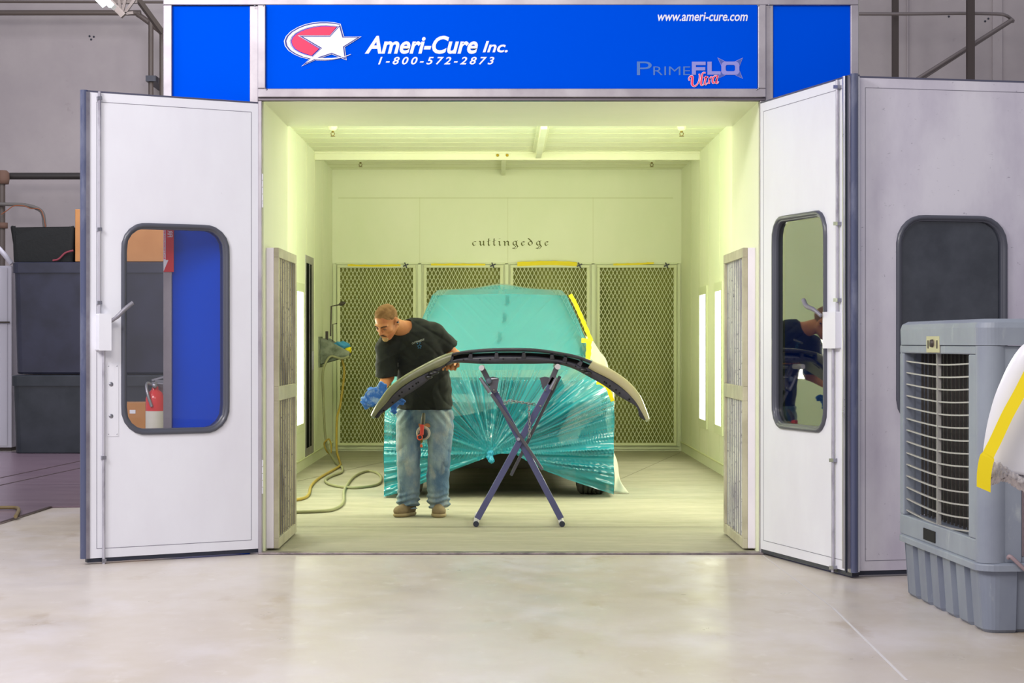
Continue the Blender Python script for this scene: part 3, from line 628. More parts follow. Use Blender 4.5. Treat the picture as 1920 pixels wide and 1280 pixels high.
m = MB(); m.tube([W(620, 630, 20.9), W(621, 574, 20.9), W(636, 571, 20.9)], .008, 8); m.tube([W(624, 640, 20.9), W(624, 608, 20.9), W(632, 606, 20.9)], .006, 8); m.tube([W(636, 571, 20.9), W(641, 569, 20.9), W(648, 567, 20.9)], [.012, .026, .01], 10); m.box((wx + .05, CY + 20.9, 1.3), (wx + .08, CY + 20.93, 1.42)); m.build('gun_hook', dark_steel, t)
cloth_blue = mat('blue_rag', S(70, 150, 196), .9, bump=.3, bscale=40)
def rag(name, c, r, h, mt, lab, cat='cloth', amp=.02, fr=40, seed=0, parts=None):
    f = Field([c[0] - r[0] - .05, c[1] - r[1] - .05, c[2] - r[2] - .05], [c[0] + r[0] + .05, c[1] + r[1] + .05, c[2] + r[2] + .05], h)
    for cc, rr_ in (parts or [(c, r)]): f.ell(cc, rr_, k=.02)
    f.warp(lambda P: (amp * (1 - 2 * np.abs(np.sin(P[..., 0] * fr + 3 * np.sin(P[..., 2] * fr * .6 + seed)) * np.cos(P[..., 2] * fr * .7 + 2 * np.sin(P[..., 1] * fr * .5))))).astype(np.float32) + amp * .4)
    o = f.mesh(name, mt, None); tag(o, lab, cat); return o
p = W(640, 648, 20.85); rag('rag', (p.x, p.y, p.z), (.10, .09, .055), .008, cloth_blue, 'folded light blue rag in the hose bracket on left booth wall', amp=.008)
p = W(652, 656, 20.85); rag('rag', (p.x, p.y, p.z), (.05, .07, .04), .008, tape_y, 'small yellow rag under the light blue one in the hose bracket', amp=.006)
hose_g = mat('grey_hose', S(150, 150, 112), .55); hose_y = mat('tan_hose', S(176, 150, 60), .55)
def hose(name, vert, floor, mt, lab, r=.013):
    P = [W(*v) for v in vert] + [FL(x, y, r) for x, y in floor]
    tag(MB().tube(smoothpts(P, 7), r, 8).build(name, mt), lab, 'hose')
hose('air_hose', [(655, 668, 20.65), (640, 672, 20.66), (620, 668, 20.66), (609, 684, 20.62), (605, 705, 20.6), (606, 740, 20.6), (608, 790, 20.55), (611, 825, 20.5), (617, 846, 20.3)], [(630, 868), (641, 876), (640, 885), (622, 892), (610, 900), (622, 909), (661, 914), (704, 909), (715, 898), (708, 887), (688, 883), (663, 894), (646, 918), (643, 942), (624, 955), (590, 958.5), (540, 960)], hose_g, 'grey green air hose looping from left wall bracket across booth floor')
hose('air_hose', [(640, 670, 20.78), (645, 690, 20.78), (644, 715, 20.76), (638, 760, 20.7), (632, 783, 20.6), (631, 830, 20.4), (632, 848, 20.2)], [(637, 865), (638, 872), (630, 878), (600, 895), (584, 910), (579, 926), (568, 934), (540, 939)], hose_y, 'tan yellow air hose hanging from left wall bracket to booth floor')
m = MB(); m.tube(smoothpts([W(609, 828, 20.45), W(617, 823, 20.45), (W(621, 835, 20.4)), W(620, 850, 20.35), W(613, 846, 20.4), W(608, 834, 20.45), W(609, 828, 20.45)], 6), .009, 8)
tag(m.build('hose_tie', hose_y), 'small tan loop of hose tied beside the hanging grey hose', 'hose')
# ------------------------------------------------------------------ shop behind / beside the booth
BW = 12.75
struct(MB().box((-14, BW, 0), (XL - .05, BW + .2, 8)).box((XR + .05, BW, 0), (14, BW + .2, 8)).build('wall_back', wallgrey))
m = MB()
for px, w_ in ((1860, 18), (1700, 2)):
    x = (px - VX) * (BW - CY) / F; m.box((x, BW - .03, 0), (x + w_ * .007, BW, 8))
q = struct(m.build('trim_%d' % tn, wallgrey)); tn += 1
DW = BW - CY
def pipe(name, pts, r, mt, lab, cat='pipe', k=5, n=10): return tag(MB().tube(smoothpts(pts, k) if k > 1 else pts, r, n).build(name, mt), lab, cat)
pipe('sprinkler_pipe', [W(-60, 330, 23.4), W(330, 330, 23.4)], .043, mat('black_pipe', S(46, 42, 42), .4), 'thick black horizontal pipe on the shop wall left of the open door', k=1)
t = thing('riser_pipe', 'rusty vertical pipe with elbow at far left edge of the shop wall', 'pipe', W(3, 420, 23.3)); MB().cyl(W(3, 520, 23.3), W(3, 325, 23.3), .045).build('pipe', pipe_m, t); MB().lathe(W(5, 345, 23.3), (0, 0, 1), [(0, .05), (0, .075), (.06, .085), (.14, .08), (.17, .05)]).build('elbow', mat('rust', S(110, 84, 72), .8), t); MB().lathe(W(4, 428, 23.3), (0, 0, 1), [(0, .04), (0, .07), (.07, .07), (.07, .04)]).build('coupling', mat('rust', (0, 0, 0, 1)), t)
pipe('conduit', [W(-40, 24, 23.5), W(240, 24, 23.5), W(258, 27, 23.5), W(292, 52, 23.5), W(303, 64, 23.5), W(304, 90, 23.5), W(304, 480, 23.5)], .034, pipe_m, 'brown conduit bending down from the ceiling beside the blue booth panel', k=4)
pipe('conduit', [W(283, 40, 23.4), W(283, 480, 23.4)], .032, pipe_m, 'straight brown vertical conduit left of the bent conduit', k=1)
m = MB(); m.box(W(273, 152, 23.3), W(316, 160, 24.2)); tag(m.build('pipe_clamp', rubber), 'black clamp holding the two vertical conduits on the shop wall', 'clamp')
pipe('conduit', [W(-40, 3, 23.5), W(309, 4, 23.5)], .018, pipe_m, 'thin conduit along the very top of the shop wall', k=1)
# roof joist with strip light
t = thing('ceiling_joist', 'brown open web steel joist hanging at the top left', 'joist', W(230, -10, 20))
for a, b, w_ in ((W(165, -40, 19), W(232, 30, 19), .06), (W(238, -30, 22), W(305, 62, 22.3), .055), (W(206, 4, 21), W(258, 2, 21), .05)): MB().bar(a, b, w_, w_).build('chord', dark_steel, t)
for a, b in (((226, 28), (222, -20)), ((233, 26), (262, -14)), ((228, 28), (240, -20)), ((233, 26), (250, 24))): MB().bar(W(*a, 20), W(*b, 20), .03, .03).build('web_rod', dark_steel, t)
t = thing('strip_light', 'lit twin tube fluorescent strip light at the top left', 'light fixture', W(190, 0, 17.5))
m = MB(); m.bar(W(150, -42, 17.5), W(214, 14, 17.5), .12, .05); m.build('tray', white_panel, t)
for dx in (-6, 6): MB().cyl(W(150 + dx, -44, 17.3), W(202 + dx, 10, 17.3), .028).build('tube', mat('tube_glow', S(230, 255, 255), .4, emit=(.8, 1, 1, 1), estr=6), t)
# wall cable drop
cab = mat('grey_cable', S(104, 100, 98), .6); 
tag(MB().tube(smoothpts([W(-10, 382, 23.2), W(20, 383, 23.2), W(45, 384, 23.2), W(68, 390, 23.2), (W(80, 400, 23.2)), W(84, 425, 23.2)], 5), .024, 8).build('conduit', cab), 'grey flexible conduit curving down above the black bins', 'conduit')
tag(MB().tube(smoothpts([W(2, 402, 23.16), W(14, 394, 23.16), W(26, 386, 23.17), W(45, 386, 23.17), W(58, 391, 23.17), W(70, 391, 23.17), W(78, 396, 23.17), (W(83, 412, 23.17)), W(86, 430, 23.17)], 5), .0055, 6).build('cable', mat('orange_cable', S(150, 84, 50), .6)), 'thin orange cable tied along the grey flexible conduit', 'cable')
# right side tubing
tube_m = mat('grey_tube', S(120, 112, 112), .4, .4); dk = mat('dark_brown_post', S(58, 48, 46), .6)
dR = 22.6
t = thing('tube_frame', 'grey bent tube bracket high on the wall above the right doors', 'bracket', W(1890, 36, dR))
MB().tube(smoothpts([W(1595, 26, dR), W(1700, 26, dR), W(1800, 25, dR), W(1868, 26, dR), W(1886, 29, dR), W(1896, 36, dR + .1), W(1899, 40, dR + .3)], 5), .021, 10).build('top_tube', tube_m, t)
MB().tube([W(1898, 36, dR), W(1700, 160, dR)], .021, 10).tube([W(1901, 37, dR + .06), W(1710, 160, dR + .06)], .018, 10).build('diagonal_tube', tube_m, t)
tag(MB().box(W(1675, -40, 22.9), W(1682, 500, 23.0)).build('conduit', dk), 'narrow dark vertical conduit above the right doors', 'conduit')
tag(MB().box(W(1815, -40, 22.3), W(1824, 500, 22.4)).build('conduit', dk), 'wide dark vertical conduit crossing the grey tube bracket at right', 'conduit')
m = MB()
for px, py in ((1779, 31), (1847, 40), (1853, 35), (168, 68), (176, 69), (171, 74), (170, 309)): p = W(px, py, DW); m.lathe((p.x, BW, p.z), (0, -1, 0), [(0, .014), (.01, .012), (.012, 0)], 8)
m.build('anchor_bolt', rubber, bpy.data.objects['wall_back'])
# ------------------------------------------------------------------ left: bins, boxes, cabinet, plates, extinguisher
bin_m = mat('navy_plastic', S(44, 46, 66), .38, var=[(S(30, 32, 46), 2.5, (1, 1, 1), .4, .7), (S(96, 98, 116), 9, (1, 1, 1), .72, .86)], coat=.1)
bin_d = mat('charcoal_plastic', S(36, 42, 50), .38, var=[(S(52, 56, 66), 3, (1, 1, 1), .4, .7), (S(120, 122, 130), 22, (1, 1, 1), .76, .84)], coat=.1)
dN = 21.55; sB = dN / F
def bx_(px): return (px - VX) * sB
def bz_(py): return H - (py - VY) * sB
def bin_(name, px0, px1, z0, z1, mt, lab, Y, D=.9):
    x0, x1 = bx_(px0), bx_(px1); t = thing(name, lab, 'storage bin', ((x0 + x1) / 2, Y + D / 2, z0), 'large dark bins stacked left of the booth')
    def ring(e, z, r=.08):
        return [(x, y, z) for x, y in rr(x0 + e, Y + e, x1 - e, Y + D - e, r, 5)]
    MB().loft([ring(.05, z0), ring(.035, z0 + .02), ring(.012, z1 - .14), ring(.012, z1 - .10)], caps=True).build('body', mt, t)
    MB().loft([ring(-.005, z1 - .125), ring(-.005, z1 - .01), ring(.01, z1)], caps=True).build('lid', mt, t, bevel=.004); return t
bin_('storage_bin', 20, 322, .002, bz_(703), bin_d, 'large dark green-black plastic bin on the floor, lower of the stack', CY + dN)
bin_('storage_bin', 22, 322, bz_(701), bz_(491), bin_m, 'large navy plastic bin stacked on the lower black bin', CY + dN)
zt2 = bz_(490)
t = thing('black_tray', 'ragged black open tub on top of the navy bin', 'tub', (bx_(80), CY + dN + .3, zt2), None); y0 = CY + dN + .08
xs0, xs1 = bx_(18), bx_(134); m = MB(); h = bz_(424) - zt2
lp = []; N_ = 40
for f, e in ((0, .03), (.5, .015), (1, 0)):
    l = []
    for k, (x, y) in enumerate(rr(xs0 + e, y0 + e, xs1 - e, y0 + .6 - e, .04, 10)): l.append((x + (.014 * math.sin(k * 3.1 + f * 9) if x < xs0 + .15 else 0), y, zt2 + .002 + f * h + (.01 * math.sin(k * 2.3) if f == 1 else 0)))
    lp.append(l)
m.loft(lp); m.add([v for v in lp[0]], [tuple(range(len(lp[0])))]); m.build('tub_wall', mat('matte_black', S(24, 26, 28), .85, bump=.4, bscale=30), t, solid=.012)
m = MB(); m.tube(smoothpts([(bx_(97), y0 - .03, zt2 + .012), (bx_(108), y0 - .03, zt2 + .03), (bx_(120), y0 - .02, zt2 + .10), (bx_(135), y0 - .02, zt2 + .13)], 6), [.012] * 19, 8); tag(m.build('red_strap', mat('dull_red', S(130, 52, 66), .7)), 'dull red strap lying in front of the black tub', 'strap')
card = mat('cardboard', S(196, 140, 88), .8, var=[(S(180, 124, 74), 2, (1, 1, 1), .4, .7)])
def carton(px0, px1, z0, z1, Y, D, lab):
    t = thing('cardboard_box', lab, 'box', ((bx_(px0) + bx_(px1)) / 2, Y + D / 2, z0)); MB().box((bx_(px0), Y, z0), (bx_(px1), Y + D, z1)).build('carton', card, t, bevel=.006)
    MB().box(((bx_(px0) + bx_(px1)) / 2 - .03, Y - .001, z1 - .12), ((bx_(px0) + bx_(px1)) / 2 + .03, Y + D, z1 + .001)).build('packing_tape', mat('brown_tape', S(176, 128, 76), .3), t); return t
carton(137, 322, zt2 + .002, bz_(391), CY + dN + .1, .6, 'tan cardboard box on the navy bin beside the black tub')
sN = 14.2; p = W(236, 755, sN); q = W(273, 812, sN)
t = thing('cardboard_box', 'small cardboard box with white label seen low through the left door window', 'box', (p.x, p.y, 0))
tx0, tx1 = p.x - .12, q.x; zb_ = .0
MB().box((tx0, p.y, .0), (tx1, p.y + .3, p.z)).build('carton', card, t, bevel=.005); a = W(243, 768, sN - .004); b = W(254, 775, sN - .004); MB().box((a.x, a.y, b.z), (b.x, a.y + .003, a.z)).build('label', ink_white, t)
# fire extinguisher hung on the booth side and its sign
t = thing('fire_extinguisher', 'red fire extinguisher seen through the left door window', 'fire extinguisher', W(291, 810, 12.2)); c = W(291, 770, 12.2); r = .062; zb_ = c.z - .30
redm = mat('extinguisher_red', S(206, 40, 44), .25, coat=.4)
MB().lathe((c.x, c.y, zb_), (0, 0, 1), [(0, .0), (0, r * .92), (.015, r), (.38, r), (.42, r * .75), (.44, .022), (.46, .02)]).build('cylinder', redm, t)
MB().lathe((c.x, c.y, zb_ + .13), (0, 0, 1), [(0, r + .001), (.17, r + .001)]).build('label', mat('label_paper', S(206, 204, 196), .5), t)
m = MB(); m.cyl((c.x, c.y, zb_ + .44), (c.x, c.y, zb_ + .49), .018); m.bar((c.x - .02, c.y, zb_ + .50), (c.x + .09, c.y - .01, zb_ + .53), .02, .012); m.bar((c.x - .02, c.y, zb_ + .485), (c.x + .08, c.y - .01, zb_ + .475), .018, .008); m.tube(smoothpts([(c.x - .015, c.y, zb_ + .47), (c.x - .05, c.y - .02, zb_ + .48), (c.x - .04, c.y - .06, zb_ + .42), (c.x - .01, c.y - .068, zb_ + .33)], 5), .01, 8); m.lathe((c.x, c.y - .025, zb_ + .465), (0, -1, 0), [(0, .017), (.012, .017), (.012, 0)], 12); m.build('valve', steel, t)
MB().box((c.x - .012, c.y + r - .002, zb_ + .05), (c.x + .183, c.y + r + .01, zb_ + .5)).build('wall_bracket', steel, t)
t = thing('extinguisher_sign', 'red and white arrow sign on the booth corner post', 'sign', (fx(318), -.04, fz(470)))
MB().box((fx(309), -.042, fz(510)), (fx(328), -.0355, fz(424))).build('plate', mat('sign_red', S(214, 34, 46), .4), t)
m = MB(); P = [(309, 424), (313, 424), (313, 488), (318, 488), (309, 509)]; m.prism([(fx(x), -.0432, fz(y)) for x, y in P], (0, .001, 0)); m.build('arrow', ink_white, t, tri=True)
MB().box((fx(314.5), -.0432, fz(427)), (fx(327), -.0422, fz(425))).build('border', ink_white, t)
def vtext(s_, name, x, y, w, h, par, mt):
    cu = bpy.data.curves.new('t', 'FONT'); cu.body = s_; cu.extrude = .003; cu.offset = .01; to = bpy.data.objects.new('t', cu); C.objects.link(to); me = to_mesh_obj(to, '', None, None); bpy.data.objects.remove(to)
    v = np.array([q_.co[:] for q_ in me.vertices]); a = v.min(0); b = v.max(0); me.name = name
    for q_ in me.vertices: c_ = q_.co.copy(); q_.co = (fx(x) + (c_.y - a[1]) / (b[1] - a[1]) * w, -.0440 + c_.z * .1, fz(y) + (c_.x - a[0]) / (b[0] - a[0]) * h)
    me.materials.clear(); me.materials.append(mt); o = bpy.data.objects.new(name, me); C.objects.link(o); o.parent = par; o.matrix_parent_inverse = Matrix.Translation(par.location).inverted()
vtext('EXTINGUISHER', 'lettering', 309.6, 486, .009, .19, t, ink_red); vtext('FIRE', 'lettering', 316.5, 445, .03, .055, t, ink_white)
# white cabinet at the far left edge
cab_m = mat('white_cabinet', S(218, 216, 230), .4); dC = 22.3
t = thing('white_cabinet', 'white cabinet cut by the left edge, behind the dark bins', 'cabinet', W(0, 835, dC))
a = W(22, 495, dC); b = W(-90, 0, dC); MB().box((b.x, a.y, 0.04), (a.x, a.y + .6, W(0, 498, dC).z)).build('body', cab_m, t, bevel=.01)
z = W(0, 605, dC).z; MB().box((b.x, a.y - .012, .06), (a.x - .05, a.y, z - .008)).build('door', cab_m, t, bevel=.004); MB().box((b.x, a.y - .012, z + .008), (a.x - .05, a.y, W(0, 502, dC).z)).build('door', cab_m, t, bevel=.004)
MB().bar(W(-60, 604, dC - .05), W(18, 604, dC - .05), .02, .02).build('handle', dark_steel, t); MB().tube(smoothpts([W(-30, 440, dC - .1), W(0, 468, dC - .1), W(22, 494, dC - .1)], 4), .03, 8).build('lid_hose', cab_m, t)
MB().box((b.x, a.y + .05, 0), (a.x - .02, a.y + .55, .04)).build('plinth', dark_steel, t)
# floor plates
t = thing('floor_plate', 'mauve painted floor plates with dark seams at left', 'floor plate', FL(80, 900)); zP = .012
P = [FL(x, y, zP) for x, y in ((-150, 1010), (0, 980), (95, 949), (330, 946), (330, 846), (-150, 846))]; MB().prism(P, (0, 0, -.010)).build('plate', plate_m, t, tri=True)
for a, b in (((-40, 904), (175, 859)), ((-40, 918), (175, 872)), ((0, 979), (95, 949))): MB().bar(FL(*a, zP + .001), FL(*b, zP + .001), .022, .003).build('seam', mat('dark_seam', S(60, 44, 48), .7), t)
tag(MB().tube(smoothpts([FL(-30, 952, .03), FL(15, 951, .03), FL(32, 952, .03), FL(35, 957, .03), FL(29, 968, .03)], 6), .014, 8).build('cord', mat('olive_cord', S(122, 104, 70), .6)), 'olive cord curling over the floor plates at the left edge', 'cord')
# ------------------------------------------------------------------ evaporative cooler
cool = mat('cooler_plastic', S(142, 150, 162), .45, var=[(S(124, 130, 146), 2.5, (1, 1, .6), .35, .7), (S(168, 174, 178), 11, (1, 1, .4), .62, .8)])
cool2 = mat('cooler_tank', S(128, 136, 150), .45, var=[(S(108, 114, 134), 2.5, (1, 1, .4), .35, .7), (S(160, 166, 172), 12, (1, 1, .3), .62, .8)])
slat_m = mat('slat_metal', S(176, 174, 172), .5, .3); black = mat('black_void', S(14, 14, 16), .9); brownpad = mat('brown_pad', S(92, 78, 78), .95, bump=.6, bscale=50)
A0 = Vector((2.125, -3.17, 0)); A1 = Vector((2.05, -1.80, 0)); u = (A1 - A0).normalized(); nL = Vector((-u.y, u.x, 0));  nL = nL if nL.x < 0 else -nL
wL = (A1 - A0).length; DX = .80
def cp(a, b, z): return A0 + u * a - nL * b + Vector((0, 0, z))      # a along the louvre face, b to the right, z up
t = thing('evaporative_cooler', 'big grey portable air cooler with louvred front beside the right doors', 'air cooler', cp(wL / 2, DX / 2, 0))
def crect(e, z, r=.07, n=6):
    return [cp(a, b, z) for a, b in rr(e, e, wL - e, DX - e, r, n)]
TZ = .31
def tank_loop(e, z):      # ribbed plan: pushed-in flutes along the louvre face and the near face
    out = []
    N1 = 140
    for k in range(N1 + 1):                                    # left face, a from near to far
        a = .09 + (wL - .18) * k / N1; ph = (a - .05) % .215; out.append(cp(a, e + (.0 if .02 < ph < .15 else .024), z))
    for k in range(7): th = PI / 2 * k / 6; out.append(cp(wL - .09 + (.09 - e) * math.sin(th), .09 - (.09 - e) * math.cos(th), z))
    out.append(cp(wL - e, DX - e, z))
    for k in range(60):
        b = DX - .02 - (DX - .13) * k / 59; ph = b % .235; out.append(cp(e + (.0 if .03 < ph < .17 else .022), b, z))
    for k in range(7): th = PI / 2 * k / 6; out.append(cp(.09 - (.09 - e) * math.cos(th), .09 - (.09 - e) * math.sin(th), z))
    return out
MB().loft([tank_loop(.045, .0), tank_loop(.03, .015), tank_loop(.012, TZ - .05), tank_loop(.012, TZ - .02)], caps=True).build('tank', cool2, t)
MB().loft([crect(-.012, TZ - .03, .09), crect(-.012, TZ, .09), crect(.008, TZ + .006, .09)], caps=True).build('tank_rim', cool, t, bevel=.005)
m = MB()                                                      # housing walls with the two openings
a0, a1, z0, z1 = .185, wL - .10, .415, 1.24
th = .03; m2 = MB()
def plate(b0, b1, aa, bb, zz0, zz1): m.add([cp(aa, b0, zz0), cp(bb, b0, zz0), cp(bb, b0, zz1), cp(aa, b0, zz1), cp(aa, b1, zz0), cp(bb, b1, zz0), cp(bb, b1, zz1), cp(aa, b1, zz1)], [(0, 1, 2, 3), (4, 7, 6, 5), (0, 4, 5, 1), (1, 5, 6, 2), (2, 6, 7, 3), (3, 7, 4, 0)])
HZ0, HZ1 = TZ + .004, 1.28
plate(0, .06, .07, wL - .03, HZ0, z0); plate(0, .06, .07, wL - .03, z1, HZ1); plate(0, .06, .07, a0, z0, z1); plate(0, .06, a1, wL - .03, z0, z1)
m.build('front_panel', cool, t, bevel=.006)
MB().cyl(cp(.07, .07, HZ0), cp(.07, .07, HZ1), .07, n=28).build('corner_column', cool, t); MB().cyl(cp(wL - .05, .05, HZ0), cp(wL - .05, .05, HZ1), .05, n=20).build('corner_column', cool, t)
m = MB(); plate(.13, .16, .03, .05, HZ0, HZ1)
g0, g1, y0_, y1_ = .19, DX - .05, HZ0 + .03, 1.25             # near face: pad grille
m.build('side_post', cool, t)
m = MB(); plate(.10, g0, .015, .06, HZ0, HZ1); plate(g0, g1, .02, .06, y1_, HZ1); plate(g1, DX - .02, .015, .06, HZ0, HZ1); plate(g0, g1, .02, .06, HZ0, y0_); m.build('side_panel', cool, t, bevel=.005)
m = MB(); plate(g0, g1, .06, .08, y0_, y1_); m.build('cooling_pad', brownpad, t)
m = MB(); k = y0_ + .03
while k < y1_: m.bar(cp(.035, g0, k), cp(.035, g1, k), .006, .022, up=(0, 0, 1), w2=.006); k += .036
for b in (g0 + .005, g0 + .085, g0 + .165, g0 + .245, g0 + .325, g0 + .405, g0 + .485): m.bar(cp(.022, b, y0_), cp(.022, b, y1_), .008, .01, up=u)
m.build('pad_grille', mat('grille_mauve', S(120, 106, 112), .6), t)
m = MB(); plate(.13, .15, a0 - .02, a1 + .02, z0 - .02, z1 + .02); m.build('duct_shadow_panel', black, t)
m = MB(); plate(.05, .13, a0 - .015, a0 - .003, z0, z1); plate(.05, .13, a1 + .003, a1 + .015, z0, z1); plate(.05, .13, a0, a1, z0 - .015, z0 - .003); plate(.05, .13, a0, a1, z1 + .003, z1 + .015); m.build('duct', cool2, t)
for i in range(14):
    z = z1 - .04 - i * .0585; q = MB(); lp = []
    for k in range(13):
        f = k / 12; a = a0 + (a1 - a0) * f; b = .02 + .010 * math.sin(PI * f); zz = z - (.012 + .0010 * i) * math.sin(PI * f) ; lp.append([cp(a, b - .006, zz - .004), cp(a, b + .006, zz - .003), cp(a, b + .006, zz + .002), cp(a, b - .006, zz + .003)])
    q.loft(lp, caps=True); q.build('louvre', slat_m, t)
m = MB()
for k in range(17): a = a0 + .03 + k * (a1 - a0 - .06) / 16; m.bar(cp(a, .09, z0), cp(a, .09, z1), .005, .012, up=nL)
m.build('vertical_vane', mat('vane', S(70, 66, 64), .6), t)
m = MB(); am = (a0 + a1) / 2 + .02; m.bar(cp(am, .03, z0), cp(am, .03, z1), .012, .02, up=nL); m.build('centre_rod', slat_m, t)
def crl(e, z, r): return [cp(a, b, z) for a, b in rr(e, e, wL - e, DX - e, r, 8)]
MB().loft([crl(-.004, 1.282, .08), crl(-.006, 1.36, .08), crl(.002, 1.385, .075), crl(.03, 1.40, .06)], caps=True).build('top_cap', cool, t, bevel=.003)
m = MB(); pa = (.62, .72); plate(-.006, 0, pa[0], pa[1] + .12, 1.245, 1.325); m.build('latch_plate', mat('brass_plate', S(188, 180, 150), .4, .5), t, bevel=.002)
MB().lathe(cp(.73, -.006, 1.29), nL, [(0, .02), (.012, .018), (.014, 0)], 12).build('latch_knob', dark_steel, t)
for a_ in (.65, .80): m = MB(); plate(-.008, -.002, a_, a_ + .015, 1.265, 1.305); m.build('latch_slot', dark_steel, t)
m = MB(); plate(-.004, .01, .70, .90, .33, .385); m.build('drain_port', black, t)
m = MB(); m.sphere(cp(.01, .2, 1.32), (.045, .014, .022)); m.build('cap_dent', rubber, t)
MB().tube(smoothpts([cp(-.005, .12, .34), cp(-.02, .13, .345), cp(-.03, .2, .28), cp(-.04, .36, .15), cp(-.05, .6, .02)], 6), .009, 8).build('power_cord', mat('mauve_cord', S(150, 130, 136), .6), t)
# ------------------------------------------------------------------ white masked panel at right edge, near the camera
dP = 4.6; whitep = mat('white_paint', S(226, 226, 236), .25, coat=.5)
t = thing('loose_fender', 'white car body panel with yellow tape edge, close at the right edge', 'car panel', W(1900, 780, dP))
ctl = [(1930, 640), (1912, 652), (1893, 680), (1876, 715), (1862, 752), (1850, 800), (1843, 850), (1845, 880)]
lp = []
for x, y in [(p.x, p.y) for p in smoothpts([Vector((a_, b_, 0)) for a_, b_ in ctl], 4)]:
    row = []
    for k in range(13):
        f = k / 12; row.append(W(x, y, dP) + Vector((.52 * f + .02 * f, .0 + .03 * math.cos(f * 3.1) - .03 - .10 * f * (1 - f), (-.03 * f - (.04 if y > 700 else 0) * f))))
    lp.append(row)
f_ = []
m = MB(); m.loft(lp, close=False, smooth=True); m.build('panel', whitep, t, solid=.012)
m = MB(); low = [(1845, 880), (1862, 872), (1880, 884), (1900, 896), (1930, 905), (1990, 915)]
top = [W(x, y, dP - .012) for x, y in [(1852, 864), (1874, 868), (1896, 882), (1920, 894), (1950, 900), (1990, 905)]]; bot = [W(x, y, dP - .0) for x, y in [(1843, 914), (1862, 906), (1884, 900), (1905, 912), (1930, 924), (1990, 935)]]
T_ = smoothpts(top, 8); B_ = smoothpts(bot, 8); lp = []
for j in range(9):
    f = j / 8; lp.append([a_.lerp(b_, f) + Vector((0, -.018 * math.sin(PI * f) + random.uniform(-.004, .004), random.uniform(-.003, .003))) for a_, b_ in zip(T_, B_)])
m.loft(lp, close=False, smooth=True); m.build('torn_paper_edge', mat('masking_paper_grey', S(196, 190, 194), .85, bump=.6, bscale=70), t, solid=.006)
m = MB(); e1 = smoothpts([W(x, y, dP - .06) for x, y in ((1935, 690), (1912, 735), (1890, 775), (1868, 822), (1852, 855), (1846, 885), (1845, 915))], 6); wv = [.030] * 30 + [.045] * 20
e = [[p + Vector((-w / 2 - .002, .004, .004)), p + Vector((w / 2, -.004, -.010)), p + Vector((w / 2, .0, -.010)), p + Vector((-w / 2, .008, .004))] for p, w in zip(e1, [.022] * 24 + [.030] * 20)]; m.loft(e, caps=True); m.build('tape', tape_y, t)
st = thing('panel_stand', 'work stand under the white car panel beyond the right edge', 'stand', (W(1990, 900, dP).x + .1, CY + dP, 0)); X = W(1990, 900, dP).x + .02
MB().box((X, CY + dP - .02, .03), (X + .04, CY + dP + .02, .95)).box((X - .02, CY + dP - .04, .95), (X + .30, CY + dP + .04, .975)).box((X - .3, CY + dP - .02, 0), (X + .3, CY + dP + .02, .03)).box((X, CY + dP - .3, 0), (X + .04, CY + dP + .3, .03)).build('post', steel, st)
# ------------------------------------------------------------------ work stand
dS = 13.2; navy = mat('stand_paint', S(84, 86, 126), .35, .3, coat=.2); navy2 = mat('stand_paint_back', S(88, 86, 96), .4, .3); capm = mat('white_cap', S(206, 200, 210), .45)
t = thing('work_stand', 'folding x-shaped steel work stand holding up the bumper cover', 'stand', W(975, 985, dS))
def leg(name, a, b, w=.045, tt=.03, mt=None): return MB().bar(a, b, w, tt, up=(0, 1, 0)).build(name, mt or navy, t, bevel=.003)
def SW(x, y, dd=0): return W(x, y, dS + dd)
leg('leg', SW(925, 730, .03), SW(1052, 972, .03)); leg('leg', SW(1040, 708, .0), SW(895, 972, .0))
leg('inner_leg', SW(921, 738, -.03), SW(1017, 880, -.03), .022, .02, navy2); leg('inner_leg', SW(1050, 705, .05), SW(958, 891, .05), .022, .02, navy2)
MB().cyl(SW(972, 823, -.045), SW(972, 823, .07), .012).build('pivot_bolt', steel, t)
for x, y in ((893, 976), (1053, 976)):
    a = FL(x, 983, .02); a = Vector((W(x, 983, dS).x, CY + dS - .10, .022)); b = a + Vector((0, .72, 0)); 
    MB().cyl(a, b, .020).build('foot_tube', capm, t); MB().cyl(a - Vector((0, .012, 0)), a + Vector((0, .004, 0)), .0205).build('foot_plug', rubber, t)
for x, y, x2, y2 in ((903, 688, 921, 722), (1045, 686, 1030, 722)):
    leg('upper_arm', SW(x, y, .0), SW(x2, y2, .0), .038, .03, navy2)
    c = SW(x, y + 1); MB().cyl(c + Vector((0, -.07, 0)), c + Vector((0, .5, 0)), .017).build('rest_bar', navy2, t); MB().cyl(c + Vector((0, -.13, 0)), c + Vector((0, -.03, 0)), .0195).build('rest_cap', capm, t)
def sector(pts, dd): 
    P = [SW(x, y, dd) for x, y in pts]; return MB().prism(P, (0, .006, 0))
sl = [(860 + x / 8, 640 + y / 8) for x, y in ((440, 540), (520, 528), (600, 545), (605, 575), (570, 760), (530, 775), (470, 700))]
sector(sl, -.035).build('angle_plate', navy2, t, bevel=.001, tri=True) if False else MB().prism([SW(x, y, -.035) for x, y in sl], (0, .006, 0)).build('angle_plate', navy2, t, tri=True)
MB().prism([SW(860 + x / 8, 640 + y / 8, .03) for x, y in ((1215, 545), (1290, 527), (1360, 540), (1330, 640), (1265, 730))], (0, .006, 0)).build('angle_plate', navy2, t, tri=True)
MB().tube([SW(926, 711, -.042), SW(921, 710, -.042), SW(933, 710, -.042)], .0042, 6).build('plate_slot', steel, t)
MB().lathe(SW(916.5, 714, -.03), (0, -1, 0), [(0, .023), (.03, .021), (.034, .012), (.034, 0)], 10).build('clamp_knob', mat('knob_slate', S(88, 96, 116), .5), t)
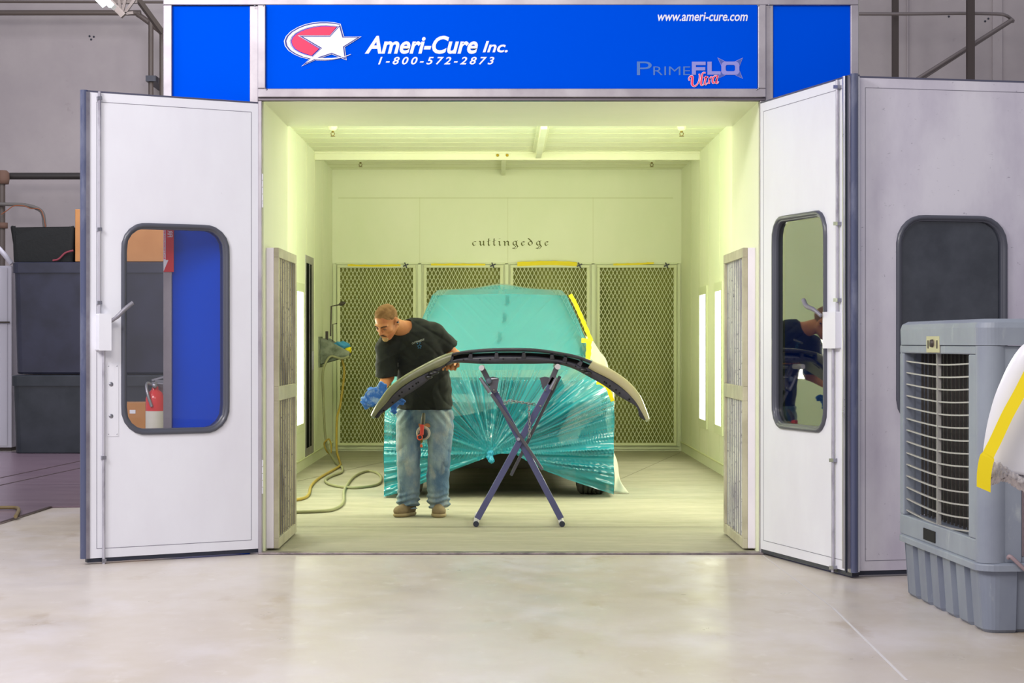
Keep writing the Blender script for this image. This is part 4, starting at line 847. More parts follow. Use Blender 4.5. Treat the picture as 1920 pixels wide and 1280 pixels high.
for x0, y0, x1, y1 in ((900, 708, 919, 735), (1043, 708, 1032, 730)): MB().tube([SW(x0, y0, -.03), SW((x0 + x1) / 2, (y0 + y1) / 2, -.04), SW(x1, y1, -.04)], [.011, .014, .016], 10).build('clamp_lever', mat('lever_grey', S(118, 118, 132), .4, .3), t)
m = MB()
for x, y in ((926, 731), (1022, 731), (1013, 761)): m.lathe(SW(x, y, -.04), (0, -1, 0), [(0, .008), (.006, .007), (.008, 0)], 10)
m.build('bolt', steel, t)
# chain
def chain(path, name):
    P = smoothpts([SW(x, y, dd) for x, y, dd in path], 20); L_ = [0]
    for a, b in zip(P[:-1], P[1:]): L_.append(L_[-1] + (b - a).length)
    m = MB(); n = int(L_[-1] / .021); j = 0
    for i in range(n):
        s_ = (i + .5) * L_[-1] / n
        while L_[j + 1] < s_: j += 1
        c = P[j].lerp(P[j + 1], (s_ - L_[j]) / (L_[j + 1] - L_[j])); d = (P[j + 1] - P[j]).normalized(); x = d.cross(Vector((0, 1, 0))).normalized(); y = d.cross(x)
        if i % 2: x = (x * .3 + y).normalized()
        m.tube([c + d * .016 * math.cos(a) + x * .008 * math.sin(a) for a in [2 * PI * k / 10 for k in range(10)]], .0028, 5, closed=True)
    m.build(name, steel, t)
chain([(945, 757, -.03), (955, 751, -.04), (970, 753, -.04), (990, 756, -.04), (1003, 758, -.02)], 'chain'); chain([(992, 757, -.045), (992, 775, -.05), (993, 800, -.05), (992, 820, -.05)], 'chain')
# ------------------------------------------------------------------ bumper cover lying face-up on the stand
dBm = 13.16; prim = mat('beige_primer', S(190, 180, 142), .4, coat=.25, var=[(S(176, 172, 136), 3, (1, 1, 1), .4, .7)]); plas = mat('dark_bumper_plastic', S(48, 48, 58), .32, coat=.3, var=[(S(70, 70, 84), 4, (1, 1, 1), .45, .75)]); plas2 = mat('black_bumper_plastic', S(30, 30, 36), .28, coat=.4)
t = thing('bumper_cover', 'long arched car bumper cover with beige primer ends resting on the work stand', 'bumper', W(960, 684, dBm))
T_ = [(696, 779), (703, 765), (714, 748), (731, 726), (760, 704), (795, 684), (830, 667), (860, 659), (900, 654), (950, 652), (1000, 653), (1040, 658), (1085, 667), (1125, 683), (1155, 699), (1180, 718), (1199, 741), (1210, 765), (1217, 785)]
Mi = [(702, 782), (711, 770), (725, 755), (742, 735), (767, 716), (797, 700), (828, 686), (855, 671), (900, 665), (950, 664), (1000, 665), (1040, 670), (1078, 678), (1116, 697), (1145, 712), (1170, 730), (1191, 752), (1203, 772), (1211, 787)]
Bo = [(706, 784), (714, 777), (728, 766), (748, 750), (773, 734), (798, 717), (815, 700), (850, 681), (900, 682), (950, 682), (1000, 682), (1040, 682), (1072, 690), (1102, 705), (1132, 722), (1163, 744), (1193, 762), (1199, 780), (1207, 787)]
K = 8
def bcurve(pts, dd): return smoothpts([W(x, y, dBm + dd) for x, y in pts], K)
Tf = bcurve(T_, 0.0); Tm = bcurve(T_, .03); Mf = bcurve(Mi, .012); Mb = bcurve(Mi, .035); Bf = bcurve(Bo, .03); n = len(Tf)
dep = [.20 + .20 * math.sin(PI * i / (n - 1)) for i in range(n)]
lp = []
for i in range(n):
    back = Tf[i] + Vector((0, dep[i], -.03 - .02 * math.sin(PI * i / (n - 1)))); c = Tf[i]; up_ = (Tf[i] - Mf[i]); up_.normalize()
    lp.append([Mf[i], Mf[i].lerp(c, .35) + Vector((0, -.012, 0)), Mf[i].lerp(c, .75) + Vector((0, -.006, 0)), c + Vector((0, .006, 0)) , c + up_ * .006 + Vector((0, .025, 0)), c.lerp(back, .45) + up_ * .012, back, back - up_ * .006 + Vector((0, -.002, 0)), c.lerp(back, .45) + up_ * .005, c - up_ * .004 + Vector((0, .028, 0)), Mb[i]])
i0, i1 = 7 * K - 3, 12 * K + 5
MB().loft(lp[:i0 + 1], caps=True, smooth=True).build('primed_shell', mat('left_end_primer', S(108, 112, 84), .36, coat=.3, var=[(S(134, 134, 104), 3, (1, 1, 1), .4, .7)]), t); MB().loft(lp[i1:], caps=True, smooth=True).build('primed_shell', prim, t)  # left end coloured darker and greener than the right
rail = []
for i in range(i0, i1 + 1):
    c = Tf[i]; dn = (Bf[i] - c); L_ = dn.length; dn.normalize(); back = c + Vector((0, dep[i], -.04))
    rail.append([c + dn * .024 + Vector((0, .006, 0)), c + dn * .012 + Vector((0, -.008, 0)), c + Vector((0, .0, 0)), c.lerp(back, .5) - dn * .008, back, back + dn * .008, c.lerp(back, .5) + dn * .008, c + dn * .026 + Vector((0, .03, 0))])
MB().loft(rail, caps=True, smooth=True).build('upper_rail', plas, t)
low = []
for i in range(n):
    dn = Bf[i] - Mf[i]; L_ = max(dn.length, .001); dn.normalize(); a = Mf[i] + dn * (.010 if i0 < i < i1 else -.008); wob = .004 * math.sin(i * .9)
    b = Bf[i]; low.append([a + Vector((0, .016, 0)), a.lerp(b, .3) + Vector((0, -.002 + (.012 if not i0 < i < i1 else 0), 0)), a.lerp(b, .7) + Vector((0, .004 + (.012 if not i0 < i < i1 else 0), 0)), b + Vector((0, .01 + wob * .3, 0)), b + Vector((0, .03, 0)), a.lerp(b, .6) + Vector((0, .03, 0)), a + Vector((0, .035, 0))])
MB().loft(low, caps=True, smooth=True).build('lower_flange', plas, t)
m = MB(); q = []
for i in range(i0 - 6, i1 + 7): c = Tf[i]; b = Bf[i]; q.append([c.lerp(b, .3) + Vector((0, .07, 0)), c.lerp(b, .75) + Vector((0, .07, 0)), c.lerp(b, .75) + Vector((0, .09, 0)), c.lerp(b, .3) + Vector((0, .09, 0))])
m.loft(q, caps=True).build('slot_recess', black, t)
for px in (852, 882, 933, 981, 1035, 1060, 1098):
    i = min(range(n), key=lambda k: abs(Tf[k].x - W(px, 660, dBm).x)); c = Tf[i]; b = Bf[i]; a = c.lerp(b, .28); e = c.lerp(b, .62)
    MB().bar(a + Vector((0, .01, 0)), e + Vector((0, .01, 0)), .020, .03, up=(0, 1, 0), w2=.036).build('strut', plas, t, bevel=.003)
m = MB()
for px, f in ((748, .6), (752, .45), (768, .6), (774, .55), (779, .5), (785, .5), (734, .7), (718, .7), (836, .5), (870, .5), (898, .5), (918, .5), (945, .45), (972, .45), (1064, .5), (1080, .5), (1135, .6), (1140, .62), (1147, .66), (1158, .6), (1164, .66), (1180, .6)):
    i = min(range(n), key=lambda k: abs((Mf[k].x + Bf[k].x) / 2 - W(px, 660, dBm).x)); c = Mf[i].lerp(Bf[i], f) + Vector((0, .006 if i0 < i < i1 else .018, 0)); m.lathe(c, (0, -1, 0), [(0, .007), (.008, .006), (.008, 0)], 10)
m.build('mounting_hole', black, t)
m = MB()
for px, dz in ((812, 3), (822, 8), (806, 12), (1098, 6), (1106, 12)):
    i = min(range(n), key=lambda k: abs(Mf[k].x - W(px, 660, dBm).x)); c = Mf[i].lerp(Bf[i], .4); MB().sphere(c + Vector((0, -.0, -dz * .0012)), (.026, .012, .014)).build('bracket_boss', plas2, t)
MB().tube([W(706, 783, dBm + .03), W(711, 779, dBm + .02), W(714, 774, dBm + .02), W(718, 772, dBm + .03)], .006, 8).build('end_clip', plas2, t)
# ------------------------------------------------------------------ covered car
carw = mat('car_white', S(212, 210, 196), .35, coat=.4)
t = thing('car', 'white van parked facing out under turquoise plastic, tyre showing', 'car', (-.02, CY + 15.8, 0))
rows = [  # distance, z, xl, xr : silhouette rows from the bumper bottom to the roof
    (15.55, .30, -.98, .93), (15.55, .55, -.98, .94), (15.56, .80, -.97, .945), (15.7, .98, -.93, .925), (16.0, 1.06, -.90, .88), (16.5, 1.12, -.86, .85), (16.85, 1.18, -.84, .82), (17.25, 1.48, -.76, .73), (17.6, 1.745, -.66, .625), (17.85, 1.80, -.62, .58), (18.6, 1.83, -.62, .58)]
def section(d, z, xl, xr, inset, rnd=.35, N=40, zz=None):
    out = []
    for k in range(N + 1):
        s_ = -1 + 2 * k / N; e = abs(s_) ** 5; out.append(Vector(((xl + xr) / 2 + s_ * ((xr - xl) / 2 - inset), CY + d + inset + rnd * e, z)))
    return out
body = [section(d, max(z, .44), xl, xr, .085) for d, z, xl, xr in rows]
m = MB(); m.loft(body, close=False, smooth=True)
back = [[Vector((v.x * (1 if abs(v.x) < .01 else 1), CY + 20.6, v.z - .05)) for v in b] for b in body]
m.loft([[b[0] for b in body], [b[0] + Vector((0, 4.5 - (b[0].y - CY - 15.8), 0)) for b in body]], close=False); m.loft([[b[-1] for b in body], [b[-1] + Vector((0, 4.5 - (b[-1].y - CY - 15.8), 0)) for b in body]], close=False)
m.loft([body[-1], [v + Vector((0, 4.45 - (v.y - CY - 15.8), -.02)) for v in body[-1]]], close=False)
m.build('body', carw, t)
MB().prism([(-.66, CY + 15.61, .50), (.46, CY + 15.61, .50), (.60, CY + 15.61, .78), (.50, CY + 15.755, 1.0), (-.62, CY + 15.755, 1.0), (-.72, CY + 15.61, .75)], (0, .05, 0)).build('front_cavity', mat('dark_cavity', S(44, 52, 50), .8), t)
MB().box((-.85, CY + 15.95, .22), (.85, CY + 19.9, .34)).box((-.38, CY + 15.85, .25), (.42, CY + 16.2, .46)).build('underbody', mat('underbody', S(52, 48, 40), .8), t)
MB().box((-.48, CY + 15.56, .40), (.48, CY + 15.62, .50)).build('bumper_beam', mat('beam_dark', S(18, 26, 26), .6), t)
tyre = mat('tyre_rubber', S(92, 88, 80), .8, bump=.2, bscale=60)
for x, dd in ((.77, 16.0), (-.80, 16.0), (.80, 19.2), (-.80, 19.2)):
    c = Vector((x, CY + dd, .335)); m = MB(); tw = .128
    prof = [(-tw, .20), (-tw, .27), (-tw + .01, .31), (-tw + .035, .333)]
    for g in (-.075, -.035, .0, .035, .075): prof += [(g - .008, .335), (g - .006, .324), (g + .006, .324), (g + .008, .335)]
    prof += [(tw - .035, .333), (tw - .01, .31), (tw, .27), (tw, .20)]; m.lathe(c, (1, 0, 0), prof, 40)
    w = m.build('tyre', tyre, t); MB().lathe(c, (1, 0, 0), [(-tw + .02, .0), (-tw + .02, .19), (-tw, .205), (tw, .205), (tw - .02, .19), (tw - .02, 0)], 28).build('rim', steel, t)
# film
film = bpy.data.materials.new('turquoise_film'); film.use_nodes = True; nt = film.node_tree; N_ = nt.nodes; L_ = nt.links; b = N_['Principled BSDF']
b.inputs['Base Color'].default_value = S(14, 146, 166); b.inputs['Roughness'].default_value = .17; b.inputs['Specular IOR Level'].default_value = .7; b.inputs['Coat Weight'].default_value = .3; b.inputs['Coat Roughness'].default_value = .1
an = N_.new('ShaderNodeAttribute'); an.attribute_name = 'bunch_shade'; am_ = N_.new('ShaderNodeMapRange'); am_.inputs[3].default_value = .40; am_.inputs[4].default_value = .97; L_.new(an.outputs['Fac'], am_.inputs[0]); L_.new(am_.outputs[0], b.inputs['Alpha'])
tc = N_.new('ShaderNodeTexCoord'); mp = N_.new('ShaderNodeMapping'); mp.inputs['Scale'].default_value = (3, 3, 3); ns = N_.new('ShaderNodeTexNoise'); ns.inputs['Scale'].default_value = 1.3; L_.new(tc.outputs['Object'], mp.inputs[0]); L_.new(mp.outputs[0], ns.inputs['Vector'])
tl = N_.new('ShaderNodeBsdfTranslucent'); tl.inputs[0].default_value = S(60, 205, 200); mx = N_.new('ShaderNodeMixShader'); mx.inputs[0].default_value = .10; L_.new(b.outputs[0], mx.inputs[1]); L_.new(tl.outputs[0], mx.inputs[2]); L_.new(mx.outputs[0], N_['Material Output'].inputs[0])
ks = Vector((W(920, 849, 15.5).x, CY + 15.46, W(920, 849, 15.5).z))      # the knot under the bumper
sheet = thing('plastic_sheet', 'turquoise plastic masking sheet draped over the van and gathered into a knot', 'masking sheet', ks)
rs = np.random.RandomState(5)
class N1:
    def __init__(s, n): s.v = rs.rand(n); s.n = n
    def __call__(s, x): i = np.floor(x).astype(int); f = x - i; f = f * f * (3 - 2 * f); return s.v[i % s.n] * (1 - f) + s.v[(i + 1) % s.n] * f
na, nb, nc, nd, ne = N1(257), N1(257), N1(257), N1(257), N1(257)
NU, NV = 460, 420
R = np.array([[d, z, xl, xr] for d, z, xl, xr in rows]); arc = np.concatenate([[0], np.cumsum(np.hypot(np.diff(R[:, 0]), np.diff(R[:, 1])))])
U = np.linspace(-1, 1, NU + 1); S0 = arc[-1]
PX = np.zeros((NV + 1, NU + 1)); PY = PX.copy(); PZ = PX.copy()
# bottom edge heights: knot in the middle, corners near the floor
bot_x = np.array([-.99, -.86, -.40, -.20, -.10, .0, .12, .33, .55, .93, .99]); bot_z = np.array([.012, .05, .24, .315, .355, .375, .365, .245, .16, .035, .012])
for iu, s_ in enumerate(U):
    e = abs(s_) ** 5
    xb = (R[0, 2] + R[0, 3]) / 2 + s_ * (R[0, 3] - R[0, 2]) / 2 * 1.03
    zb2 = np.interp(xb, bot_x, bot_z)
    # vertical path: straight skirt from zb2 to first row then along rows
    zt0 = .55; skirt = zt0 - zb2
    a1 = arc[1]; tot = skirt + (S0 - a1); v = np.linspace(0, 1, NV + 1) ** 1.0 * tot
    on = v < skirt
    A_ = np.where(on, a1, a1 + v - skirt)
    d = np.interp(A_, arc, R[:, 0]); z = np.interp(A_, arc, R[:, 1]); xl = np.interp(A_, arc, R[:, 2]); xr = np.interp(A_, arc, R[:, 3])
    z = np.where(on, zb2 + v, z); fl = np.where(on, 1 - v / max(skirt, 1e-3), 0)
    PX[:, iu] = (xl + xr) / 2 + s_ * (xr - xl) / 2; PY[:, iu] = CY + d - .03 + (.35 - .25 * np.where(on, 1, np.clip((1.0 - z) / .3, 0, 1))) * e; PZ[:, iu] = z
dx = PX - ks.x; dz = PZ - ks.z; r = np.hypot(dx, dz); th = np.arctan2(dz, dx)
front = np.clip((1.12 - PZ) / .12, 0, 1) * np.clip((16.15 + CY - PY + .35) / .2, 0, 1)
def ridge(v): return 1 - np.abs(2 * v - 1)
spread = np.clip(r / .9, 0, 1)
f1 = ridge(na(th * 13 + 40)) ** 1.5; f2 = ridge(nb(th * 24 + 90 + .35 * np.sin(r * 5))) ** 4; f3 = ridge(nc(th * 52 + 120 + .5 * np.sin(r * 6))) ** 3
mask = np.clip(nd(th * 9 + r * 2 + 20) * 1.6 - .25, 0, 1)
amp = (.006 + .055 * spread) * np.clip(r / .12, 0.15, 1)
dis = amp * .55 * f1 + (.006 + .040 * spread) * (.3 + mask) * f2 + (.003 + .013 * spread) * (.35 + mask) * f3
wr_ = np.sin(PX * 38 + 6 * np.sin(PZ * 9) + 4 * nd(PX * 8 + 30)) * np.sin(PZ * 31 + 5 * np.sin(PX * 7)); dis += .0035 * mask * wr_
# the film is drawn tight towards the knot
near = np.clip(1 - r / .35, 0, 1) ** 1.5
PY += -dis * front - .05 * near * front
PX += -dis * .15 * np.sign(dx) * front * np.clip(np.abs(dx) / .5, 0, 1) * np.clip((.93 - np.abs(PX)) / .1, 0, 1)
# upper film: tight with a few long creases running in from the roof corners
upm = 1 - np.clip((1.12 - PZ) / .12, 0, 1)
for sx_, cx_, ang in ((-1, -.60, 2.35), (1, .58, .80)):
    t2 = (PX - cx_) * math.sin(ang) - (PZ - 1.75) * math.cos(ang); w2 = np.exp(-((PX - cx_) ** 2 + (PZ - 1.7) ** 2) / .16)
    PY -= .012 * upm * w2 * ridge(ne(t2 * 26 + 60)) ** 2
PY -= .010 * upm * ridge(na(PX * 5 - PZ * 4 + 70)) ** 2
PZ += .05 * np.exp(-((PX - .0) / .22) ** 2) * np.clip((PZ - 1.74) / .07, 0, 1) 
V = np.stack([PX, PY, PZ], -1).reshape(-1, 3); I = np.arange((NV + 1) * (NU + 1)).reshape(NV + 1, NU + 1)
Q = np.stack([I[:-1, :-1], I[:-1, 1:], I[1:, 1:], I[1:, :-1]], -1).reshape(-1, 4)
me = bpy.data.meshes.new('film'); me.from_pydata(V.tolist(), [], Q.tolist()); me.update(); me.polygons.foreach_set('use_smooth', [True] * len(Q)); me.materials.append(film)
bun_shade = np.clip((.15 + .55 * f2 + .5 * f3 + .5 * near + .35 * (na(th * 5 + 11) - .35) + .5 * np.clip((.50 - PZ) / .1, 0, 1) * .8) * front + .50 * (1 - front), 0, 1)  # fold highlight contrast put into the opacity, along with denser gathered film
at_ = me.attributes.new('bunch_shade', 'FLOAT', 'POINT'); at_.data.foreach_set('value', bun_shade.reshape(-1).astype(np.float32))
fo = bpy.data.objects.new('film', me); C.objects.link(fo); fo.parent = sheet; fo.matrix_parent_inverse = Matrix.Translation(sheet.location).inverted()
# side skirts of the film running back along the van
m = MB()
for col, sx_ in ((0, -1), (NU, 1)):
    e = [Vector(V[I[j, col]]) for j in range(0, NV + 1, 6)]; lp = []
    for k in range(10): f = k / 9; lp.append([p + Vector((.008 * math.sin(j * .8 + k), f * 1.1 * (1 if p.z < 1.1 else .2), -.0)) for j, p in enumerate(e)])
    m.loft(lp, close=False, smooth=True)
sf = m.build('side_film', film, sheet); at_ = sf.data.attributes.new('bunch_shade', 'FLOAT', 'POINT'); at_.data.foreach_set('value', [.8] * len(sf.data.vertices))
fk = Field([ks.x - .12, ks.y - .12, ks.z - .12], [ks.x + .12, ks.y + .08, ks.z + .1], .004)
fk.ell((ks.x, ks.y - .03, ks.z + .005), (.028, .03, .022), k=.01).cap((ks.x, ks.y - .03, ks.z), (ks.x + .008, ks.y - .05, ks.z - .055), .014, .026, k=.012).cap((ks.x, ks.y - .03, ks.z), (ks.x - .022, ks.y - .045, ks.z - .032), .012, .016, k=.01)
fk.warp(lambda P: (.003 * np.sin(P[..., 0] * 400 + P[..., 2] * 150)).astype(np.float32)); fk.mesh('knot', mat('film_knot', S(20, 150, 190), .3, coat=.3), sheet)
# printing on the film
ink_f = mat('film_ink', S(20, 110, 120), .5)
def film_text(s_, px, py0, py1, px1):
    cu = bpy.data.curves.new('t', 'FONT'); cu.body = s_; cu.extrude = .002; cu.offset = .004; to = bpy.data.objects.new('t', cu); C.objects.link(to); me = to_mesh_obj(to, '', None, None); bpy.data.objects.remove(to); me.name = 'film_print'
    v = np.array([q_.co[:] for q_ in me.vertices]); a = v.min(0); b_ = v.max(0)
    for q_ in me.vertices:
        c_ = q_.co.copy(); fv = (c_.x - a[0]) / (b_[0] - a[0]); fu = (c_.y - a[1]) / (b_[1] - a[1]); py = py1 + (py0 - py1) * fv; px_ = px1 + (px - px1) * fu
        d = 17.2
        for _ in range(6): z = H - (py - VY) * d / F; d = np.interp(z, R[3:9, 1], R[3:9, 0])
        q_.co = W(px_ , py, d - .055) + Vector((0, c_.z * .2, 0))
    me.materials.clear(); me.materials.append(ink_f); o = bpy.data.objects.new('film_print', me); C.objects.link(o); o.parent = sheet; o.matrix_parent_inverse = Matrix.Translation(sheet.location).inverted()
for px, y0 in ((946, 553), (941, 586), (932, 622)): film_text('Premium', px, y0, y0 + 19, px + 6); film_text('MASKING', px + 6, y0 + 2, y0 + 15, px + 9)
def tape(pts, name='tape', w=.034, mt=tape_y, par=sheet):
    P = smoothpts([W(x, y, d) for x, y, d in pts], 6); lp = []
    for i, p in enumerate(P):
        tg = (P[min(i + 1, len(P) - 1)] - P[max(i - 1, 0)]); n_ = Vector((tg.z, 0, -tg.x)).normalized(); ww = w * (1 + .12 * math.sin(i * 1.7)); lp.append([p - n_ * ww / 2, p + n_ * ww / 2 + Vector((0, .012, 0)), p + n_ * ww / 2 + Vector((0, .016, 0)), p - n_ * ww / 2 + Vector((0, .004, 0))])
    return MB().loft(lp, caps=True).build(name, mt, par)
tape([(1069, 552, 17.5), (1078, 567, 17.4), (1088, 590, 17.2), (1098, 613, 17.0), (1109, 640, 16.8)])
tape([(1090, 638, 16.7), (1110, 639, 16.75)], w=.04); tape([(1104, 640, 16.7), (1104, 655, 16.6), (1102, 676, 16.45)], w=.045)
tape([(1119, 714, 15.55), (1130, 716, 15.54), (1137, 722, 15.54)], w=.055); tape([(1132, 714, 15.54), (1141, 730, 15.55), (1149, 752, 15.6)], w=.032)
# white masking paper trailing at the van's right side
pap = mat('masking_paper', S(184, 184, 166), .7); pp = thing('masking_paper', 'white masking paper hanging at the right side of the covered van', 'masking paper', FL(1165, 926))
def sheetmesh(L1_, L2_, name):
    A_ = smoothpts(L1_, 6); B_ = smoothpts(L2_, 6); lp = [[a.lerp(b_, j / 8) + Vector((0, .012 * math.sin(i * .7 + j), 0)) for i, (a, b_) in enumerate(zip(A_, B_))] for j in range(9)]
    return MB().loft(lp, close=False, smooth=True).build(name, pap, pp, solid=.003)
sheetmesh([W(1140, 835, 16.3), W(1140, 860, 16.2), W(1142, 900, 16.1), W(1143, 921, 16.0)], [W(1147, 838, 16.35), W(1158, 868, 16.3), W(1163, 900, 16.1), W(1180, 925, 15.95)], 'lower_sheet')
sheetmesh([W(1098, 630, 17.2), W(1100, 650, 17.1), W(1102, 680, 16.8), W(1108, 712, 16.3)], [W(1108, 632, 17.25), W(1124, 658, 17.15), W(1137, 676, 16.9), W(1147, 722, 16.3)], 'upper_sheet')
sheetmesh([W(1140, 722, 16.0), W(1143, 735, 16.0), W(1146, 750, 16.0), W(1147, 765, 16.0)], [W(1147, 722, 16.05), W(1151, 735, 16.05), W(1152, 750, 16.05), W(1151, 768, 16.05)], 'side_sheet')
# ------------------------------------------------------------------ the man
dM = 13.95
def M(x, y, dy=0.0): return W(x, y, dM + dy)
A3 = lambda v: np.array(v[:], float)
skin = mat('skin', S(206, 142, 96), .48, var=[(S(188, 116, 78), 9, (1, 1, 1), .4, .7)], spec=.35)
shirt_m = mat('black_tshirt', S(20, 25, 25), .85, bump=.15, bscale=300)
jean_m = mat('faded_denim', S(78, 108, 140), .85, var=[(S(142, 162, 172), 3.2, (1.4, 1.4, .6), .40, .60), (S(166, 170, 166), 9, (1, 1, .6), .56, .75), (S(44, 66, 98), 6, (1.5, 1, .5), .60, .74)], bump=.35, bscale=90)
shoe_m = mat('tan_shoe', S(140, 122, 92), .8, var=[(S(120, 102, 76), 12, (1, 1, 1), .4, .7)], bump=.3, bscale=90); sole_m = mat('shoe_sole', S(168, 150, 112), .7)
man = thing('person', 'man in black t-shirt and faded jeans bending over the bumper cover', 'person', (W(795, 965, dM).x, CY + dM, 0))
hc = A3(M(725, 602, -.33)); f_ = np.array([-.42, -.66, -.62]); f_ /= np.linalg.norm(f_); u_ = np.array([-.30, -.54, .76]); u_ -= f_ * (u_ @ f_); u_ /= np.linalg.norm(u_); l_ = np.cross(f_, u_)
if l_[0] < 0: l_ = -l_
RH = np.stack([l_, f_, u_])                       # rows: left, forward, up
def hp(l, f, u): return hc + l_ * l * 1.07 + f_ * f * 1.02 + u_ * u
lo = np.array(M(650, 800, -1.0)); hi = np.array(M(900, 545, .3)); lo, hi = np.minimum(lo, hi), np.maximum(lo, hi); lo[2] = -.02 if False else lo[2]
B = Field([lo[0], CY + dM - .75, .02], [hi[0], CY + dM + .28, 1.72], .0055)
# legs + pelvis + trunk (mostly clothed)
hipL, hipR = A3(M(822, 775)), A3(M(771, 775)); kL, kR = A3(M(825, 862, -.04)), A3(M(768, 862, -.04)); aL, aR = A3(M(822, 944, .03)), A3(M(768, 944, .03))
for a_, b_, r1, r2 in ((hipL, kL, .075, .055), (kL, aL, .05, .036), (hipR, kR, .075, .055), (kR, aR, .05, .036)): B.cap(a_, b_, r1, r2, .02)
B.sect([(A3(M(796, y))[2], A3(M(x, y))[0], CY + dM + dy, rx, ry) for y, x, dy, rx, ry in ((800, 796, 0, .15, .10), (770, 796, 0, .165, .11), (735, 796, -.01, .155, .10), (700, 794, -.05, .16, .11), (665, 787, -.09, .16, .105), (635, 780, -.14, .15, .10), (615, 778, -.17, .10, .07), (605, 778, -.17, .07, .05))], .03)
nk = A3(M(766, 622, -.17)); B.cap(nk, hp(0, -.035, -.055), .066, .056, .03); B.cap(nk, A3(M(778, 640, -.14)), .075, .10, .03)
shL = A3(M(814, 626, -.14)); elL = A3(M(855, 668, .02)); wrL = A3(M(848, 686, -.25))
shR = A3(M(728, 653, -.17)); elR = A3(M(727, 706, -.14)); wrR = A3(M(712, 734, -.36))
B.cap(shL, elL, .046, .042, .02).cap(elL, wrL, .043, .028, .02).cap(shR, elR, .046, .045, .02).cap(elR, wrR, .045, .029, .02).cap(shL, shR, .04, .04, .03)
# head
B.ell(hp(0, -.012, .032), (.077, .096, .086), RH, .01).ell(hp(0, .028, -.032), (.060, .066, .082), RH, .02)
for s_ in (1, -1):
    B.cap(hp(.050 * s_, -.012, -.055), hp(.016 * s_, .062, -.102), .018, .017, .022)
    B.cap(hp(.008 * s_, .086, .018), hp(.044 * s_, .072, .016), .010, .009, .012).ell(hp(.041 * s_, .058, -.028), (.021, .021, .018), RH, .02)
    B.ell(hp(.030 * s_, .098, -.002), (.017, .015, .011), RH, .008, 's')
    B.ell(hp(.030 * s_, .080, -.003), (.013, .012, .010), RH, .004)
    B.ell(hp(.078 * s_, -.014, -.010), (.013, .021, .036), RH, .004).ell(hp(.090 * s_, -.006, -.006), (.008, .011, .020), RH, .003, 's')
    B.ell(hp(.012 * s_, .102, -.034), (.009, .010, .008), RH, .005)
B.cap(hp(0, .092, .010), hp(0, .118, -.028), .008, .0115, .008).ell(hp(0, .083, -.098), (.020, .015, .015), RH, .015)
B.ell(hp(0, .088, -.062), (.030, .014, .020), RH, .014).cap(hp(-.019, .096, -.060), hp(.019, .096, -.060), .0055, .0055, .003).cap(hp(-.016, .095, -.071), hp(.016, .095, -.071), .0062, .0062, .003).cap(hp(-.022, .102, -.0655), hp(.022, .102, -.0655), .0025, .0025, .002, 's')
# hands
def hand(palm, pr, RP, fingers, thumb, wrist):
    B.ell(palm, pr, RP, .012); B.cap(wrist, palm, .027, .022, .02)
    for j, (pts, r0) in enumerate(fingers):
        for k in range(len(pts) - 1): B.cap(pts[k], pts[k + 1], r0 - .0007 * k, r0 - .0007 * (k + 1), .003)
    for k in range(len(thumb) - 1): B.cap(thumb[k], thumb[k + 1], .0115 - .001 * k, .0105 - .001 * k, .005)
pc = A3(M(844, 687, -.40)); RP = np.eye(3)
F_ = []
for j in range(4):
    x = 831 + 7.6 * j; e = (0, -.6, -.4, 1.2)[j]; r0 = (.0098, .0105, .0105, .0098)[::-1][j]
    F_.append(([A3(M(x + 1, 688, -.44)), A3(M(x - .5, 692.5 + e * .3, -.485 - .004 * (1.5 - abs(j - 1.5)))), A3(M(x + .5, 690 + e * .4, -.518)), A3(M(x + 2.5, 685 + e * .3, -.53)), A3(M(x + 3.4, 681.5, -.52))], r0))
hand(pc, (.042, .05, .016), RP, F_, [A3(M(853, 688, -.36)), A3(M(859, 686, -.42)), A3(M(859.5, 682, -.46)), A3(M(857, 679, -.48))], wrL)
pc2 = A3(M(711, 742, -.45)); F2 = []
for j in range(4):
    x = 706 + 4.6 * j; y = 748 - 5.5 * j
    F2.append(([A3(M(x, y, -.50)), A3(M(x - 2, y + 3, -.54)), A3(M(x - 1, y + 6, -.57)), A3(M(x + 2, y + 8, -.575))], .0095))
hand(pc2, (.036, .045, .034), RP, F2, [A3(M(704, 735, -.44)), A3(M(699, 733, -.49)), A3(M(699, 736, -.53))], wrR)
body_o = B.mesh('body', skin, man)
# hair, brows, moustache, goatee, ear plug
hd = Field(hc - .15, hc + .15, .003); hd.ell(hp(0, -.014, .034), (.0790, .0980, .0885), RH, .005)
hd.plane(hp(0, .060, .070), -(u_ * .62 - f_ * .78)); hd.plane(hp(0, -.02, -.030), -u_)
for s_ in (1, -1): hd.ell(hp(.085 * s_, .012, -.012), (.03, .040, .045), RH, .01, 's')
hd.warp(lambda P: (.0016 * np.sin(P[..., 0] * 130 + 2 * np.sin(P[..., 2] * 90))).astype(np.float32))
hd.warp(lambda P: (.0012 * np.sin(P[..., 0] * 700) * np.sin(P[..., 2] * 650)).astype(np.float32))
hd.mesh('hair', mat('buzzed_hair', S(120, 86, 50), .9, var=[(S(160, 120, 78), 14, (1, 1, 1), .4, .7)], bump=.4, bscale=400), man)
dkh = mat('dark_hair', S(52, 36, 28), .9); m = MB()
for s_ in (1, -1): m.tube([Vector(hp(.012 * s_, .101, .017)), Vector(hp(.030 * s_, .094, .023)), Vector(hp(.048 * s_, .078, .016))], [.003, .004, .002], 8)
m.build('eyebrow', dkh, man)
MB().tube([Vector(hp(x * .001, .104 - abs(x) * .00035, -.052 - abs(x) * .0004)) for x in (-27, -18, -8, 0, 8, 18, 27)], [.002, .0045, .005, .004, .005, .0045, .002], 8).build('moustache', dkh, man)
